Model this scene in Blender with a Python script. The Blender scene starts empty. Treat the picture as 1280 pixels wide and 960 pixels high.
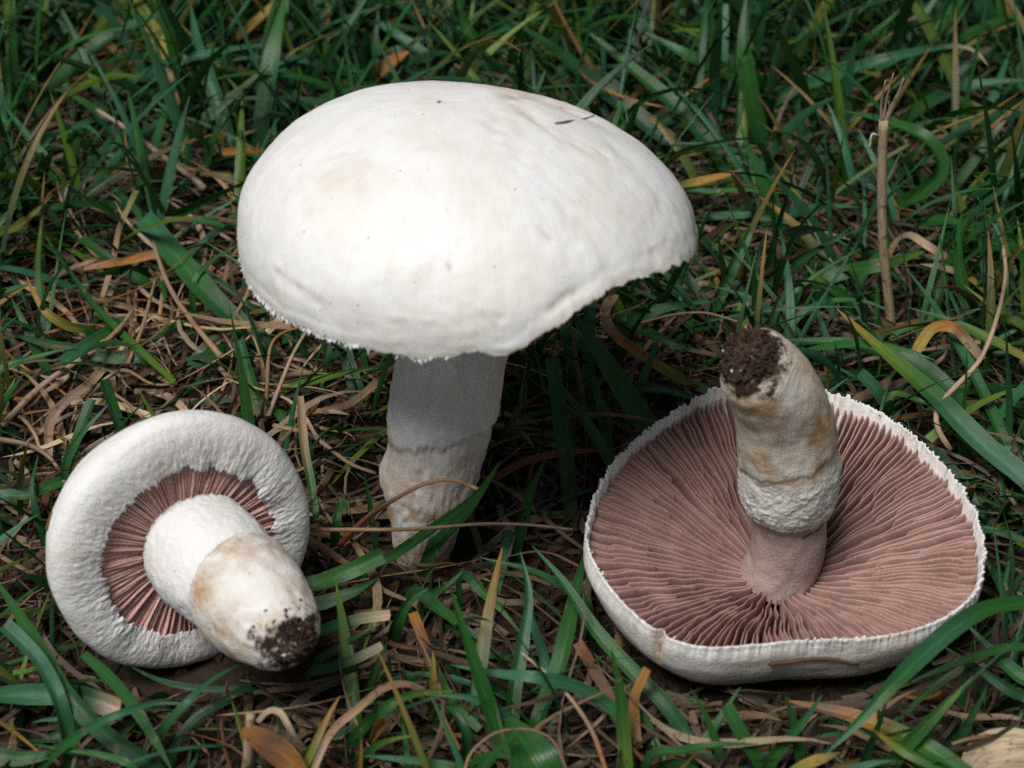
import bpy, math, random
import numpy as np
from mathutils import Vector, Matrix, noise

R = math.radians
random.seed(7)
rng = np.random.default_rng(11)
S = 0.01                      # everything below is measured in centimetres
sc = bpy.context.scene

# ------------------------------------------------------------------ camera
PITCH, DIST, LENS = R(36), 42.0, 75.0
CP, SP = math.cos(PITCH), math.sin(PITCH)
CAM = np.array((0.0, -DIST * CP, DIST * SP))
cam = bpy.data.cameras.new('camera')
cam.lens = LENS
cam.sensor_width = 36.0
cam.clip_start, cam.clip_end = 0.01, 200.0
cam.dof.use_dof = True
cam.dof.focus_distance = 38.0 * S
cam.dof.aperture_fstop = 28.0
camo = bpy.data.objects.new('camera', cam)
camo.location = CAM * S
camo.rotation_euler = (R(90) - PITCH, 0, 0)
sc.collection.objects.link(camo)
sc.camera = camo

# ------------------------------------------------------------------ sky, sun, exposure
SUN_EL, SUN_AZ = R(63), R(-38)          # azimuth measured from the camera's side, to its left
world = bpy.data.worlds.new('World')
sc.world = world
world.use_nodes = True
wn, wl = world.node_tree.nodes, world.node_tree.links
sky = wn.new('ShaderNodeTexSky')
sky.sky_type = 'NISHITA'
sky.sun_disc = False
sky.sun_elevation = SUN_EL
sky.sun_rotation = R(180) - SUN_AZ
sky.air_density, sky.dust_density = 1.0, 1.2
hs_ = wn.new('ShaderNodeHueSaturation')
hs_.inputs['Saturation'].default_value = 0.45
wl.new(sky.outputs[0], hs_.inputs['Color'])
wl.new(hs_.outputs[0], wn['Background'].inputs[0])
wn['Background'].inputs[1].default_value = 0.062
sl = bpy.data.lights.new('sun', 'SUN')
sl.energy = 5.0
sl.angle = R(25)
sl.color = (1.0, 0.985, 0.955)
so = bpy.data.objects.new('sun', sl)
sdir = Vector((math.sin(SUN_AZ) * math.cos(SUN_EL), -math.cos(SUN_AZ) * math.cos(SUN_EL), math.sin(SUN_EL)))
so.rotation_euler = sdir.to_track_quat('Z', 'Y').to_euler()
so.location = sdir * 2
sc.collection.objects.link(so)
vs = sc.view_settings
vs.view_transform, vs.look, vs.gamma, vs.exposure = 'Standard', 'None', 1.0, -0.44
vs.use_curve_mapping = False
try:
    sc.cycles.use_denoising = False
    sc.cycles.denoiser = 'OPENIMAGEDENOISE'
except Exception:
    pass
sc.cycles.max_bounces = 4
sc.cycles.diffuse_bounces = 2
sc.cycles.use_adaptive_sampling = True
sc.cycles.adaptive_threshold = 0.02

# ------------------------------------------------------------------ helpers
FPX = LENS / 36.0 * 1280
VX, VU, VV = np.array((1., 0, 0)), np.array((0, SP, CP)), np.array((0, CP, -SP))

def at(px, py, h):
    """the point at height h (cm) that stands where a sight line to that spot of the view meets it"""
    d = VV + VX * ((px - 640) / FPX) - VU * ((py - 480) / FPX)
    return CAM + d * ((h - CAM[2]) / d[2])

def proj(p):
    q = np.asarray(p) - CAM
    d = q @ VV
    return 640 + FPX * (q @ VX) / d, 480 - FPX * (q @ VU) / d, d

def mesh_obj(name, v, f, mat, parent=None, smooth=True, attrs=None, uv=None):
    m = bpy.data.meshes.new(name)
    v = np.asarray(v, dtype=np.float64) * S
    m.from_pydata(v.tolist() if len(v) < 5000 else v, [], f)
    if smooth:
        m.polygons.foreach_set('use_smooth', np.ones(len(m.polygons), dtype=bool))
    if attrs:
        for an, a in attrs.items():
            at_ = m.color_attributes.new(an, 'FLOAT_COLOR', 'POINT')
            a = np.asarray(a, dtype=np.float32)
            if a.shape[1] == 3:
                a = np.hstack([a, np.ones((len(a), 1), np.float32)])
            at_.data.foreach_set('color', a.ravel())
    if uv is not None:
        ul = m.uv_layers.new(name='UVMap')
        li = np.zeros(len(m.loops), dtype=np.int32)
        m.loops.foreach_get('vertex_index', li)
        ul.data.foreach_set('uv', np.asarray(uv, dtype=np.float32)[li].ravel())
    m.materials.append(mat)
    m.update()
    o = bpy.data.objects.new(name, m)
    sc.collection.objects.link(o)
    if parent:
        o.parent = parent
    return o

def tag(o, label=None, cat=None, group=None, kind=None):
    for k, x in (('label', label), ('category', cat), ('group', group), ('kind', kind)):
        if x:
            o[k] = x
    return o

def empty(name, loc):
    o = bpy.data.objects.new(name, None)
    o.empty_display_size = 0.01
    o.matrix_world = loc
    sc.collection.objects.link(o)
    return o

def frame(origin, z, xhint=(1, 0, 0)):
    z = Vector(z).normalized()
    x = Vector(xhint)
    x = (x - z * x.dot(z)).normalized()
    y = z.cross(x)
    m = Matrix((x, y, z)).transposed().to_4x4()
    m.translation = Vector([float(c) * S for c in origin])
    return m

def nz(x, y=0.0, z=0.0):
    return noise.noise((x, y, z))

def interp(x, tab):
    xs, ys = zip(*tab)
    return float(np.interp(x, xs, ys))

def catmull(P, n):
    P = np.asarray(P, dtype=float)
    if len(P) == 2:
        t = np.linspace(0, 1, n)[:, None]
        return P[0] * (1 - t) + P[1] * t
    Q = np.vstack([2 * P[0] - P[1], P, 2 * P[-1] - P[-2]])
    seg = np.linalg.norm(np.diff(P[:, :3], axis=0), axis=1)
    cum = np.concatenate([[0], np.cumsum(seg)])
    out = []
    for s in np.linspace(0, cum[-1], n):
        i = min(int(np.searchsorted(cum, s, side='right')) - 1, len(P) - 2)
        i = max(i, 0)
        t = (s - cum[i]) / max(seg[i], 1e-6)
        a, b, c, d = Q[i], Q[i + 1], Q[i + 2], Q[i + 3]
        out.append(0.5 * (2 * b + (c - a) * t + (2 * a - 5 * b + 4 * c - d) * t * t + (3 * b - a - 3 * c + d) * t ** 3))
    return np.array(out)

# ------------------------------------------------------------------ materials
def new_mat(name):
    m = bpy.data.materials.new(name)
    m.use_nodes = True
    n, l = m.node_tree.nodes, m.node_tree.links
    return m, n, l, n['Principled BSDF']

def nd(n, t, **kw):
    x = n.new(t)
    for k, v in kw.items():
        if k in x.inputs:
            x.inputs[k].default_value = v
        else:
            setattr(x, k, v)
    return x

def mixc(n, l, fac, a, b, blend='MIX'):
    m = n.new('ShaderNodeMix')
    m.data_type = 'RGBA'
    m.blend_type = blend
    for sock, val in ((m.inputs[0], fac), (m.inputs[6], a), (m.inputs[7], b)):
        if hasattr(val, 'is_output'):
            l.new(val, sock)
        elif isinstance(val, (int, float)):
            sock.default_value = val
        else:
            sock.default_value = (*val, 1)
    return m.outputs[2]

def ramp(n, l, src, lo, hi):
    m = n.new('ShaderNodeMapRange')
    m.inputs[1].default_value, m.inputs[2].default_value = lo, hi
    l.new(src, m.inputs[0])
    return m.outputs[0]

def math_(n, l, op, a, b):
    m = n.new('ShaderNodeMath')
    m.operation = op
    for s_, v in ((m.inputs[0], a), (m.inputs[1], b)):
        if hasattr(v, 'is_output'):
            l.new(v, s_)
        else:
            s_.default_value = v
    return m.outputs[0]

def flesh_mat(name, base, cream, stain=(0.42, 0.27, 0.13), specks=True, bump=0.25, fibre=None, famt=0.35):
    """mushroom skin: Mask.r = ochre bruise, Mask.g = adhering soil, Mask.b = pink flesh"""
    m, n, l, p = new_mat(name)
    tc = nd(n, 'ShaderNodeTexCoord')
    mp = nd(n, 'ShaderNodeMapping')
    mp.inputs['Scale'].default_value = (100, 100, 100)
    l.new(tc.outputs['Object'], mp.inputs[0])
    P = mp.outputs[0]
    def noi(scale, detail=4, rough=0.55):
        x = nd(n, 'ShaderNodeTexNoise', Scale=scale, Detail=detail, Roughness=rough)
        l.new(P, x.inputs['Vector'])
        return x.outputs['Fac']
    col = mixc(n, l, ramp(n, l, noi(0.9), 0.42, 0.72), base, cream)
    col = mixc(n, l, math_(n, l, 'MULTIPLY', ramp(n, l, noi(45.0, 2, 0.6), 0.40, 0.65), 0.16), col, mixc(n, l, 1.0, col, (0.78, 0.77, 0.74), 'MULTIPLY'))
    col = mixc(n, l, math_(n, l, 'MULTIPLY', ramp(n, l, noi(2.6, 5, 0.65), 0.50, 0.72), 0.35), col, mixc(n, l, 1.0, col, (0.88, 0.85, 0.79), 'MULTIPLY'))
    at_ = nd(n, 'ShaderNodeAttribute', attribute_name='Mask')
    sp = nd(n, 'ShaderNodeSeparateColor')
    l.new(at_.outputs['Color'], sp.inputs[0])
    f1 = math_(n, l, 'MULTIPLY', sp.outputs[0], ramp(n, l, noi(3.0, 6, 0.65), 0.30, 0.66))
    col = mixc(n, l, f1, col, stain)
    col = mixc(n, l, sp.outputs[2], col, (0.43, 0.30, 0.265))
    if specks:
        v = nd(n, 'ShaderNodeTexVoronoi', Scale=7.0)
        l.new(P, v.inputs['Vector'])
        s2 = nd(n, 'ShaderNodeSeparateColor')
        l.new(v.outputs['Color'], s2.inputs[0])
        size = math_(n, l, 'MULTIPLY', math_(n, l, 'MAXIMUM', math_(n, l, 'SUBTRACT', s2.outputs[0], 0.60), 0.0), 0.32)
        dot = math_(n, l, 'LESS_THAN', v.outputs['Distance'], size)
        col = mixc(n, l, math_(n, l, 'MULTIPLY', dot, 0.75), col, (0.09, 0.055, 0.03))
    # soil: sharp-edged crumbs
    g = math_(n, l, 'ADD', sp.outputs[1], math_(n, l, 'MULTIPLY', math_(n, l, 'SUBTRACT', noi(7.0, 6, 0.7), 0.5), 1.6))
    df = ramp(n, l, g, 0.46, 0.72)
    col = mixc(n, l, math_(n, l, 'MULTIPLY', df, math_(n, l, 'GREATER_THAN', sp.outputs[1], 0.02)), col, (0.035, 0.018, 0.010))
    l.new(col, p.inputs['Base Color'])
    p.inputs['Roughness'].default_value = 0.55 if 'cap' in name else 0.72
    p.inputs['Specular IOR Level'].default_value = 0.45 if 'cap' in name else 0.25
    p.inputs['Subsurface Weight'].default_value = 0.18
    p.inputs['Subsurface Radius'].default_value = (1.0, 0.85, 0.7)
    p.inputs['Subsurface Scale'].default_value = 0.0015
    so_ = nd(n, 'ShaderNodeSeparateXYZ')
    l.new(P, so_.inputs[0])
    ang = math_(n, l, 'ARCTAN2', so_.outputs[0], math_(n, l, 'MULTIPLY', so_.outputs[1], -1.0))
    rad = nd(n, 'ShaderNodeVectorMath', operation='LENGTH')
    l.new(P, rad.inputs[0])
    cb_ = nd(n, 'ShaderNodeCombineXYZ')
    l.new(math_(n, l, 'MULTIPLY', ang, fibre or 26.0), cb_.inputs[0])
    l.new(math_(n, l, 'MULTIPLY', rad.outputs['Value'], 1.8), cb_.inputs[1])
    fb = nd(n, 'ShaderNodeTexNoise', Scale=1.0, Detail=5, Roughness=0.6)
    l.new(cb_.outputs[0], fb.inputs['Vector'])
    col = mixc(n, l, math_(n, l, 'MULTIPLY', ramp(n, l, fb.outputs['Fac'], 0.5, 0.8), famt), col, mixc(n, l, 1.0, col, (0.86, 0.80, 0.70), 'MULTIPLY'))
    l.new(col, p.inputs['Base Color'])
    b0 = nd(n, 'ShaderNodeBump', Strength=bump * 1.2 * (famt / 0.35), Distance=0.0004)
    l.new(fb.outputs['Fac'], b0.inputs['Height'])
    b1 = nd(n, 'ShaderNodeBump', Strength=bump, Distance=0.0006)
    l.new(b0.outputs[0], b1.inputs['Normal'])
    l.new(noi(9, 6, 0.65), b1.inputs['Height'])
    b2 = nd(n, 'ShaderNodeBump', Strength=bump * 0.8, Distance=0.00025)
    l.new(noi(38, 3, 0.6), b2.inputs['Height'])
    l.new(b1.outputs[0], b2.inputs['Normal'])
    l.new(b2.outputs[0], p.inputs['Normal'])
    return m

M_CAP = flesh_mat('white_cap_skin', (0.80, 0.80, 0.795), (0.75, 0.725, 0.67), bump=0.17)
M_FLUFF = flesh_mat('white_cottony_flesh', (0.80, 0.795, 0.785), (0.78, 0.76, 0.73), bump=0.5, specks=True, famt=0.10)
M_STEM = flesh_mat('stem_flesh', (0.80, 0.80, 0.795), (0.66, 0.63, 0.57), stain=(0.45, 0.28, 0.13), bump=0.4)
M_RSTEM = flesh_mat('dirty_stem_flesh', (0.70, 0.685, 0.64), (0.60, 0.55, 0.43), stain=(0.40, 0.22, 0.08), bump=0.5)

M_COTTON = flesh_mat('loose_cotton', (0.80, 0.795, 0.785), (0.78, 0.77, 0.74), specks=False, bump=0.05)

def gill_mat(name='pink_gill', k=1.0):
    m, n, l, p = new_mat(name)
    tc = nd(n, 'ShaderNodeTexCoord')
    mp = nd(n, 'ShaderNodeMapping')
    mp.inputs['Scale'].default_value = (100, 100, 100)
    l.new(tc.outputs['Object'], mp.inputs[0])
    x = nd(n, 'ShaderNodeTexNoise', Scale=1.6, Detail=4)
    l.new(mp.outputs[0], x.inputs['Vector'])
    y = nd(n, 'ShaderNodeTexNoise', Scale=22.0, Detail=3)
    l.new(mp.outputs[0], y.inputs['Vector'])
    col = mixc(n, l, ramp(n, l, x.outputs['Fac'], 0.35, 0.7), (0.40 * k, 0.245 * k, 0.21 * k), (0.29 * k, 0.165 * k, 0.137 * k))
    col = mixc(n, l, ramp(n, l, y.outputs['Fac'], 0.55, 0.75), col, (0.47 * k, 0.31 * k, 0.27 * k))
    l.new(col, p.inputs['Base Color'])
    p.inputs['Roughness'].default_value = 0.7
    p.inputs['Specular IOR Level'].default_value = 0.2
    p.inputs['Subsurface Weight'].default_value = 0.15
    p.inputs['Subsurface Radius'].default_value = (1.0, 0.6, 0.5)
    p.inputs['Subsurface Scale'].default_value = 0.0008
    return m
M_GILL = gill_mat()
M_YOUNG = gill_mat('lightened_young_gill', 1.6)  # paler young gills, colour also lightened to offset the shade on them

def blade_mat():
    m, n, l, p = new_mat('grass_blade')
    a = nd(n, 'ShaderNodeAttribute', attribute_name='Col')
    uv = nd(n, 'ShaderNodeUVMap')
    sx = nd(n, 'ShaderNodeSeparateXYZ')
    l.new(uv.outputs[0], sx.inputs[0])
    w = math_(n, l, 'SINE', math_(n, l, 'MULTIPLY', sx.outputs[0], 75.0), 0.0)
    wv = math_(n, l, 'MULTIPLY_ADD', w, 0.5)
    wv.node.inputs[2].default_value = 0.5
    mp = nd(n, 'ShaderNodeMapping')
    mp.inputs['Scale'].default_value = (4.0, 1.6, 1)
    l.new(uv.outputs[0], mp.inputs[0])
    nt = nd(n, 'ShaderNodeTexNoise', Scale=2.2, Detail=3, Roughness=0.65)
    l.new(mp.outputs[0], nt.inputs['Vector'])
    tc = nd(n, 'ShaderNodeTexCoord')
    n3 = nd(n, 'ShaderNodeTexNoise', Scale=420.0, Detail=2, Roughness=0.6)
    l.new(tc.outputs['Object'], n3.inputs['Vector'])
    col = mixc(n, l, ramp(n, l, nt.outputs['Fac'], 0.3, 0.72), a.outputs['Color'], (0.62, 0.62, 0.55), 'MULTIPLY')
    col = mixc(n, l, math_(n, l, 'MULTIPLY', wv, 0.15), col, (0.55, 0.6, 0.5), 'MULTIPLY')
    # pale midrib
    mid = math_(n, l, 'ABSOLUTE', math_(n, l, 'SUBTRACT', sx.outputs[0], 0.5), 0.0)
    mr = ramp(n, l, mid, 0.055, 0.02)
    br = mixc(n, l, 1.0, col, (1.7, 1.6, 1.6), 'MULTIPLY')
    col = mixc(n, l, math_(n, l, 'MULTIPLY', mr, 0.55), col, br)
    # old spots
    col = mixc(n, l, math_(n, l, 'MULTIPLY', ramp(n, l, n3.outputs['Fac'], 0.66, 0.74), 0.55), col, (0.22, 0.13, 0.05))
    l.new(col, p.inputs['Base Color'])
    p.inputs['Roughness'].default_value = 0.38
    p.inputs['Specular IOR Level'].default_value = 0.34
    b = nd(n, 'ShaderNodeBump', Strength=0.28, Distance=0.00012)
    l.new(math_(n, l, 'ADD', wv, nt.outputs['Fac']), b.inputs['Height'])
    l.new(b.outputs[0], p.inputs['Normal'])
    tr = nd(n, 'ShaderNodeBsdfTranslucent')
    l.new(mixc(n, l, 1.0, col, (1.3, 1.5, 0.6), 'MULTIPLY'), tr.inputs[0])
    mx = nd(n, 'ShaderNodeMixShader')
    mx.inputs[0].default_value = 0.16
    l.new(p.outputs[0], mx.inputs[1])
    l.new(tr.outputs[0], mx.inputs[2])
    l.new(mx.outputs[0], n['Material Output'].inputs[0])
    return m
M_BLADE = blade_mat()

def straw_mat():
    m, n, l, p = new_mat('dry_straw')
    a = nd(n, 'ShaderNodeAttribute', attribute_name='Col')
    uv = nd(n, 'ShaderNodeUVMap')
    mp = nd(n, 'ShaderNodeMapping')
    mp.inputs['Scale'].default_value = (9.0, 1.3, 1)
    l.new(uv.outputs[0], mp.inputs[0])
    nt = nd(n, 'ShaderNodeTexNoise', Scale=1.6, Detail=3, Roughness=0.7)
    l.new(mp.outputs[0], nt.inputs['Vector'])
    tc = nd(n, 'ShaderNodeTexCoord')
    n3 = nd(n, 'ShaderNodeTexNoise', Scale=500.0, Detail=2, Roughness=0.7)
    l.new(tc.outputs['Object'], n3.inputs['Vector'])
    col = mixc(n, l, ramp(n, l, nt.outputs['Fac'], 0.3, 0.7), a.outputs['Color'], (0.45, 0.38, 0.33), 'MULTIPLY')
    col = mixc(n, l, math_(n, l, 'MULTIPLY', ramp(n, l, n3.outputs['Fac'], 0.58, 0.68), 0.6), col, (0.07, 0.04, 0.02))
    l.new(col, p.inputs['Base Color'])
    p.inputs['Roughness'].default_value = 0.62
    p.inputs['Specular IOR Level'].default_value = 0.3
    b = nd(n, 'ShaderNodeBump', Strength=0.7, Distance=0.0002)
    l.new(nt.outputs['Fac'], b.inputs['Height'])
    l.new(b.outputs[0], p.inputs['Normal'])
    return m
M_STRAW = straw_mat()

def soil_mat(name, far=False):
    m, n, l, p = new_mat(name)
    tc = nd(n, 'ShaderNodeTexCoord')
    x = nd(n, 'ShaderNodeTexNoise', Scale=160.0, Detail=8, Roughness=0.7)
    l.new(tc.outputs['Object'], x.inputs['Vector'])
    v = nd(n, 'ShaderNodeTexVoronoi', Scale=420.0)
    l.new(tc.outputs['Object'], v.inputs['Vector'])
    col = mixc(n, l, ramp(n, l, x.outputs['Fac'], 0.35, 0.7), (0.016, 0.010, 0.007), (0.055, 0.035, 0.022))
    if not far:
        z_ = nd(n, 'ShaderNodeTexNoise', Scale=1400.0, Detail=3, Roughness=0.7)
        l.new(tc.outputs['Object'], z_.inputs['Vector'])
        col = mixc(n, l, ramp(n, l, z_.outputs['Fac'], 0.42, 0.66), (0.016, 0.009, 0.006), (0.11, 0.066, 0.042))
    if far:
        y = nd(n, 'ShaderNodeTexNoise', Scale=30.0, Detail=9, Roughness=0.75)
        l.new(tc.outputs['Object'], y.inputs['Vector'])
        ge = nd(n, 'ShaderNodeVectorMath', operation='LENGTH')
        l.new(tc.outputs['Object'], ge.inputs[0])
        gm = mixc(n, l, ramp(n, l, y.outputs['Fac'], 0.38, 0.62), (0.03, 0.075, 0.025), (0.14, 0.10, 0.055))
        col = mixc(n, l, ramp(n, l, ge.outputs['Value'], 0.45, 0.8), col, gm)
    l.new(col, p.inputs['Base Color'])
    p.inputs['Roughness'].default_value = 0.85
    p.inputs['Specular IOR Level'].default_value = 0.25
    b = nd(n, 'ShaderNodeBump', Strength=1.0, Distance=0.002)
    l.new(x.outputs['Fac'], b.inputs['Height'])
    b2 = nd(n, 'ShaderNodeBump', Strength=0.7, Distance=0.001)
    l.new(v.outputs['Distance'], b2.inputs['Height'])
    l.new(b.outputs[0], b2.inputs['Normal'])
    l.new(b2.outputs[0], p.inputs['Normal'])
    return m
M_SOIL = soil_mat('lawn_soil', True)
M_CRUMB = soil_mat('soil_crumb')

# ------------------------------------------------------------------ ground
def ground_z(x, y):
    z = 0.22 * nz(x * 0.35, y * 0.35, 3.1) + 0.12 * nz(x * 1.1, y * 1.1, 7.7)
    z += 0.25 * math.exp(-(((x + 3.6) / 1.3) ** 2 + ((y + 8.4) / 1.2) ** 2))      # hummock under the fallen stem
    z -= 0.5 * math.exp(-(((x + 2.6) / 1.8) ** 2 + ((y + 2.6) / 1.6) ** 2))      # hollow behind the white mushroom
    return z
axis = [-3000, -1200, -500, -220, -120, -80, -60] + list(np.arange(-45, 45.01, 0.4)) + [60, 80, 120, 220, 500, 1200, 3000]
gv = [(x, y, ground_z(x, y) if max(abs(x), abs(y)) < 130 else -0.3) for y in axis for x in axis]
W = len(axis)
gf = [(j * W + i, j * W + i + 1, (j + 1) * W + i + 1, (j + 1) * W + i) for j in range(W - 1) for i in range(W - 1)]
ground = mesh_obj('ground', gv, gf, M_SOIL)
tag(ground, 'dark crumbly lawn soil beneath the grass and thatch', kind='structure')

# ------------------------------------------------------------------ mushrooms
def revolve(n_th, rows, fn, close=True):
    """rows x n_th grid of points fn(row, theta); returns verts and quads"""
    v, f = [], []
    for k in range(rows):
        for i in range(n_th):
            v.append(fn(k, 2 * math.pi * i / n_th))
    for k in range(rows - 1):
        for i in range(n_th):
            j = (i + 1) % n_th
            f.append((k * n_th + i, (k + 1) * n_th + i, (k + 1) * n_th + j, k * n_th + j))
    return v, f

def gills(n_full, r_in, r_out, z_edge, z_base, parent, sign=1, wav=1.0, levels=3, thick=0.43, seed=0, K=26, mat=None):
    """thin radial plates between the flesh (z_base) and their free edges (z_edge), long ones and short ones"""
    rr = random.Random(seed)
    total = n_full * 2 ** (levels - 1)
    v, f = [], []
    for g in range(total):
        if g % 2 ** (levels - 1) == 0:
            start = r_in
        else:
            lv = 1
            while g % 2 ** (levels - 1 - lv) != 0:
                lv += 1
            span = r_out(0) - r_in
            start = r_in + span * (rr.uniform(0.10, 0.30) if lv == 1 else rr.uniform(0.32, 0.66))
        th0 = 2 * math.pi * (g + rr.uniform(-0.22, 0.22)) / total
        ph, amp = rr.uniform(0, 6.28), rr.uniform(0.4, 1.0)
        ro = r_out(th0) * rr.uniform(0.985, 1.0)
        dz = rr.uniform(-0.06, 0.03)
        hk = rr.uniform(0.85, 1.1)
        base = len(v)
        for k in range(K):
            u = k / (K - 1)
            r = start + (ro - start) * u
            arc = (0.07 * nz(math.cos(th0) * 2.2, math.sin(th0) * 2.2, r * 1.1 + seed) + 0.05 * nz(math.cos(th0) * 7, math.sin(th0) * 7, r * 2.4) +
                   0.011 * amp * math.sin(r * 4.0 + ph) * 1.0 * min(1, u * 2) + 0.006 * nz(r * 6, g * 3.7) * min(1, u * 2)) * wav * min(1, (r - r_in) / 0.7)
            th = th0 + arc / r
            pitch = 2 * math.pi * r / total
            frac = (r - r_in) / (r_out(0) - r_in)
            eff = 1.0 if levels == 1 else (4.0 if frac < 0.2 else (2.0 if frac < 0.5 else 1.25))
            w = 0.5 * min(pitch * eff * thick, 0.080) * (0.55 if k == 0 and start > r_in + 0.01 else 1)
            fade = min(1.0, u / 0.08 + 0.1) if start > r_in + 0.01 else 1.0
            ze = z_base(r, th0) + (z_edge(r, th0) + dz + 0.02 * nz(th0 * 40, r * 3) - z_base(r, th0)) * fade * (1 if frac < 0.93 else hk)
            zb = z_base(r, th0)
            c, s_ = math.cos(th), math.sin(th)
            for off, z in ((-w, zb), (-w * 0.92, zb + (ze - zb) * 0.7), (-w * 0.5, ze - (ze - zb) * 0.06), (0, ze), (w * 0.5, ze - (ze - zb) * 0.06), (w * 0.92, zb + (ze - zb) * 0.7), (w, zb)):
                v.append((r * c - off * s_, r * s_ + off * c, z))
        for k in range(K - 1):
            for q in range(6):
                a = base + k * 7 + q
                f.append((a, a + 7, a + 8, a + 1) if sign > 0 else (a, a + 1, a + 8, a + 7))
        f.append(tuple(base + q for q in range(7)))
        f.append(tuple(base + (K - 1) * 7 + q for q in reversed(range(7))))
    o = mesh_obj('gills', v, f, mat or M_GILL, parent)
    return tag(o, 'crowded pink radiating gills', kind='stuff')

def tube(path, radii, n_th, disp, masks, name, mat, parent, cap_end=True, cap_start=False):
    """stem along a path (cm, local), disp(theta, t) adds to the radius, masks(theta, t) -> stain, soil, pink"""
    path = np.asarray(path, float)
    n = len(path)
    T = np.gradient(path, axis=0)
    T /= np.linalg.norm(T, axis=1)[:, None]
    x = np.array((1., 0, 0))
    v, mk, f = [], [], []
    for k in range(n):
        x = x - T[k] * (x @ T[k])
        x /= np.linalg.norm(x)
        y = np.cross(T[k], x)
        t = k / (n - 1)
        for i in range(n_th):
            th = 2 * math.pi * i / n_th
            r = radii[k] + disp(th, t)
            v.append(path[k] + (x * math.cos(th) + y * math.sin(th)) * r)
            mk.append(masks(th, t))
    for k in range(n - 1):
        for i in range(n_th):
            j = (i + 1) % n_th
            f.append((k * n_th + i, k * n_th + j, (k + 1) * n_th + j, (k + 1) * n_th + i))
    if cap_end:
        base = (n - 1) * n_th
        prev = base
        for q, sc_ in enumerate((0.75, 0.45, 0.15)):
            b = len(v)
            for i in range(n_th):
                p = np.asarray(v[base + i])
                c = path[-1]
                v.append(c + (p - c) * sc_ + T[-1] * (0.10 + 0.06 * q + 0.10 * nz(i * 0.4, q * 1.7, 5.5)))
                mk.append(masks(2 * math.pi * i / n_th, 1.0))
            for i in range(n_th):
                j = (i + 1) % n_th
                f.append((prev + i, prev + j, b + j, b + i))
            prev = b
        f.append(tuple(prev + i for i in range(n_th)))
    return mesh_obj(name, v, f, mat, parent, attrs={'Mask': mk})

ICO = None
def lumps(pts, name, mat, parent, seed=1):
    """small irregular soil crumbs, each a squashed jittered icosahedron"""
    rr = random.Random(seed)
    t = (1 + 5 ** 0.5) / 2
    iv = np.array([(-1, t, 0), (1, t, 0), (-1, -t, 0), (1, -t, 0), (0, -1, t), (0, 1, t), (0, -1, -t), (0, 1, -t), (t, 0, -1), (t, 0, 1), (-t, 0, -1), (-t, 0, 1)], float) / 1.9
    fi = [(0, 11, 5), (0, 5, 1), (0, 1, 7), (0, 7, 10), (0, 10, 11), (1, 5, 9), (5, 11, 4), (11, 10, 2), (10, 7, 6), (7, 1, 8), (3, 9, 4), (3, 4, 2), (3, 2, 6), (3, 6, 8), (3, 8, 9), (4, 9, 5), (2, 4, 11), (6, 2, 10), (8, 6, 7), (9, 8, 1)]
    v, f = [], []
    for (p, r) in pts:
        b = len(v)
        sc_ = np.array([rr.uniform(0.6, 1.2) for _ in range(3)]) * r
        for q in iv:
            v.append(np.asarray(p) + q * sc_ * rr.uniform(0.75, 1.2))
        f += [tuple(b + i for i in tri) for tri in fi]
    o = mesh_obj(name, v, f, mat, parent, smooth=(mat is M_COTTON))
    return tag(o, kind='stuff')

def ridge(z0, w, amp):
    return lambda z: amp * math.exp(-((z - z0) / w) ** 2)

# ---- 1. the large standing white mushroom -------------------------------------------------
base1 = at(524, 694, 0)
rim1 = at(586, 297, 6.3)
mush1 = empty('mushroom', Matrix.Translation(Vector([float(c) * S for c in base1])))
tag(mush1, 'largest mushroom, standing upright with a broad white domed cap', 'mushroom', 'three white field mushrooms')
N1 = Vector((0.02, 0.13, 1)).normalized()
capM = Matrix.Translation(Vector([float(c) * S for c in (rim1 - base1)])) @ frame((0, 0, 0), N1)
P1 = np.array([(3.72 * math.sin(q), 2.33 * math.cos(q), 0) for q in np.linspace(0, math.pi / 2, 130)] +
              [(3.72 - 0.16 * q * q, -0.62 * q, 0) for q in np.linspace(0.03, 1, 30)])
CUT1 = [(-180, -0.22), (-165, -0.36), (-150, -0.40), (-135, -0.42), (-118, -0.44), (-104, -0.46), (-99, -0.50), (-92, -0.36), (-86, -0.30), (-80, -0.36), (-74, -0.12), (-63, 0.26), (-52, 0.46), (-40, 0.42), (-28, 0.30), (-15, 0.08), (-4, -0.12), (5, -0.16), (30, -0.25), (90, -0.3), (180, -0.22)]
U1 = catmull([(3.3, 0.20, 0), (2.6, 0.62, 0), (1.6, 0.95, 0), (0.85, 1.05, 0), (0.6, 0.9, 0)], 14)
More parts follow.
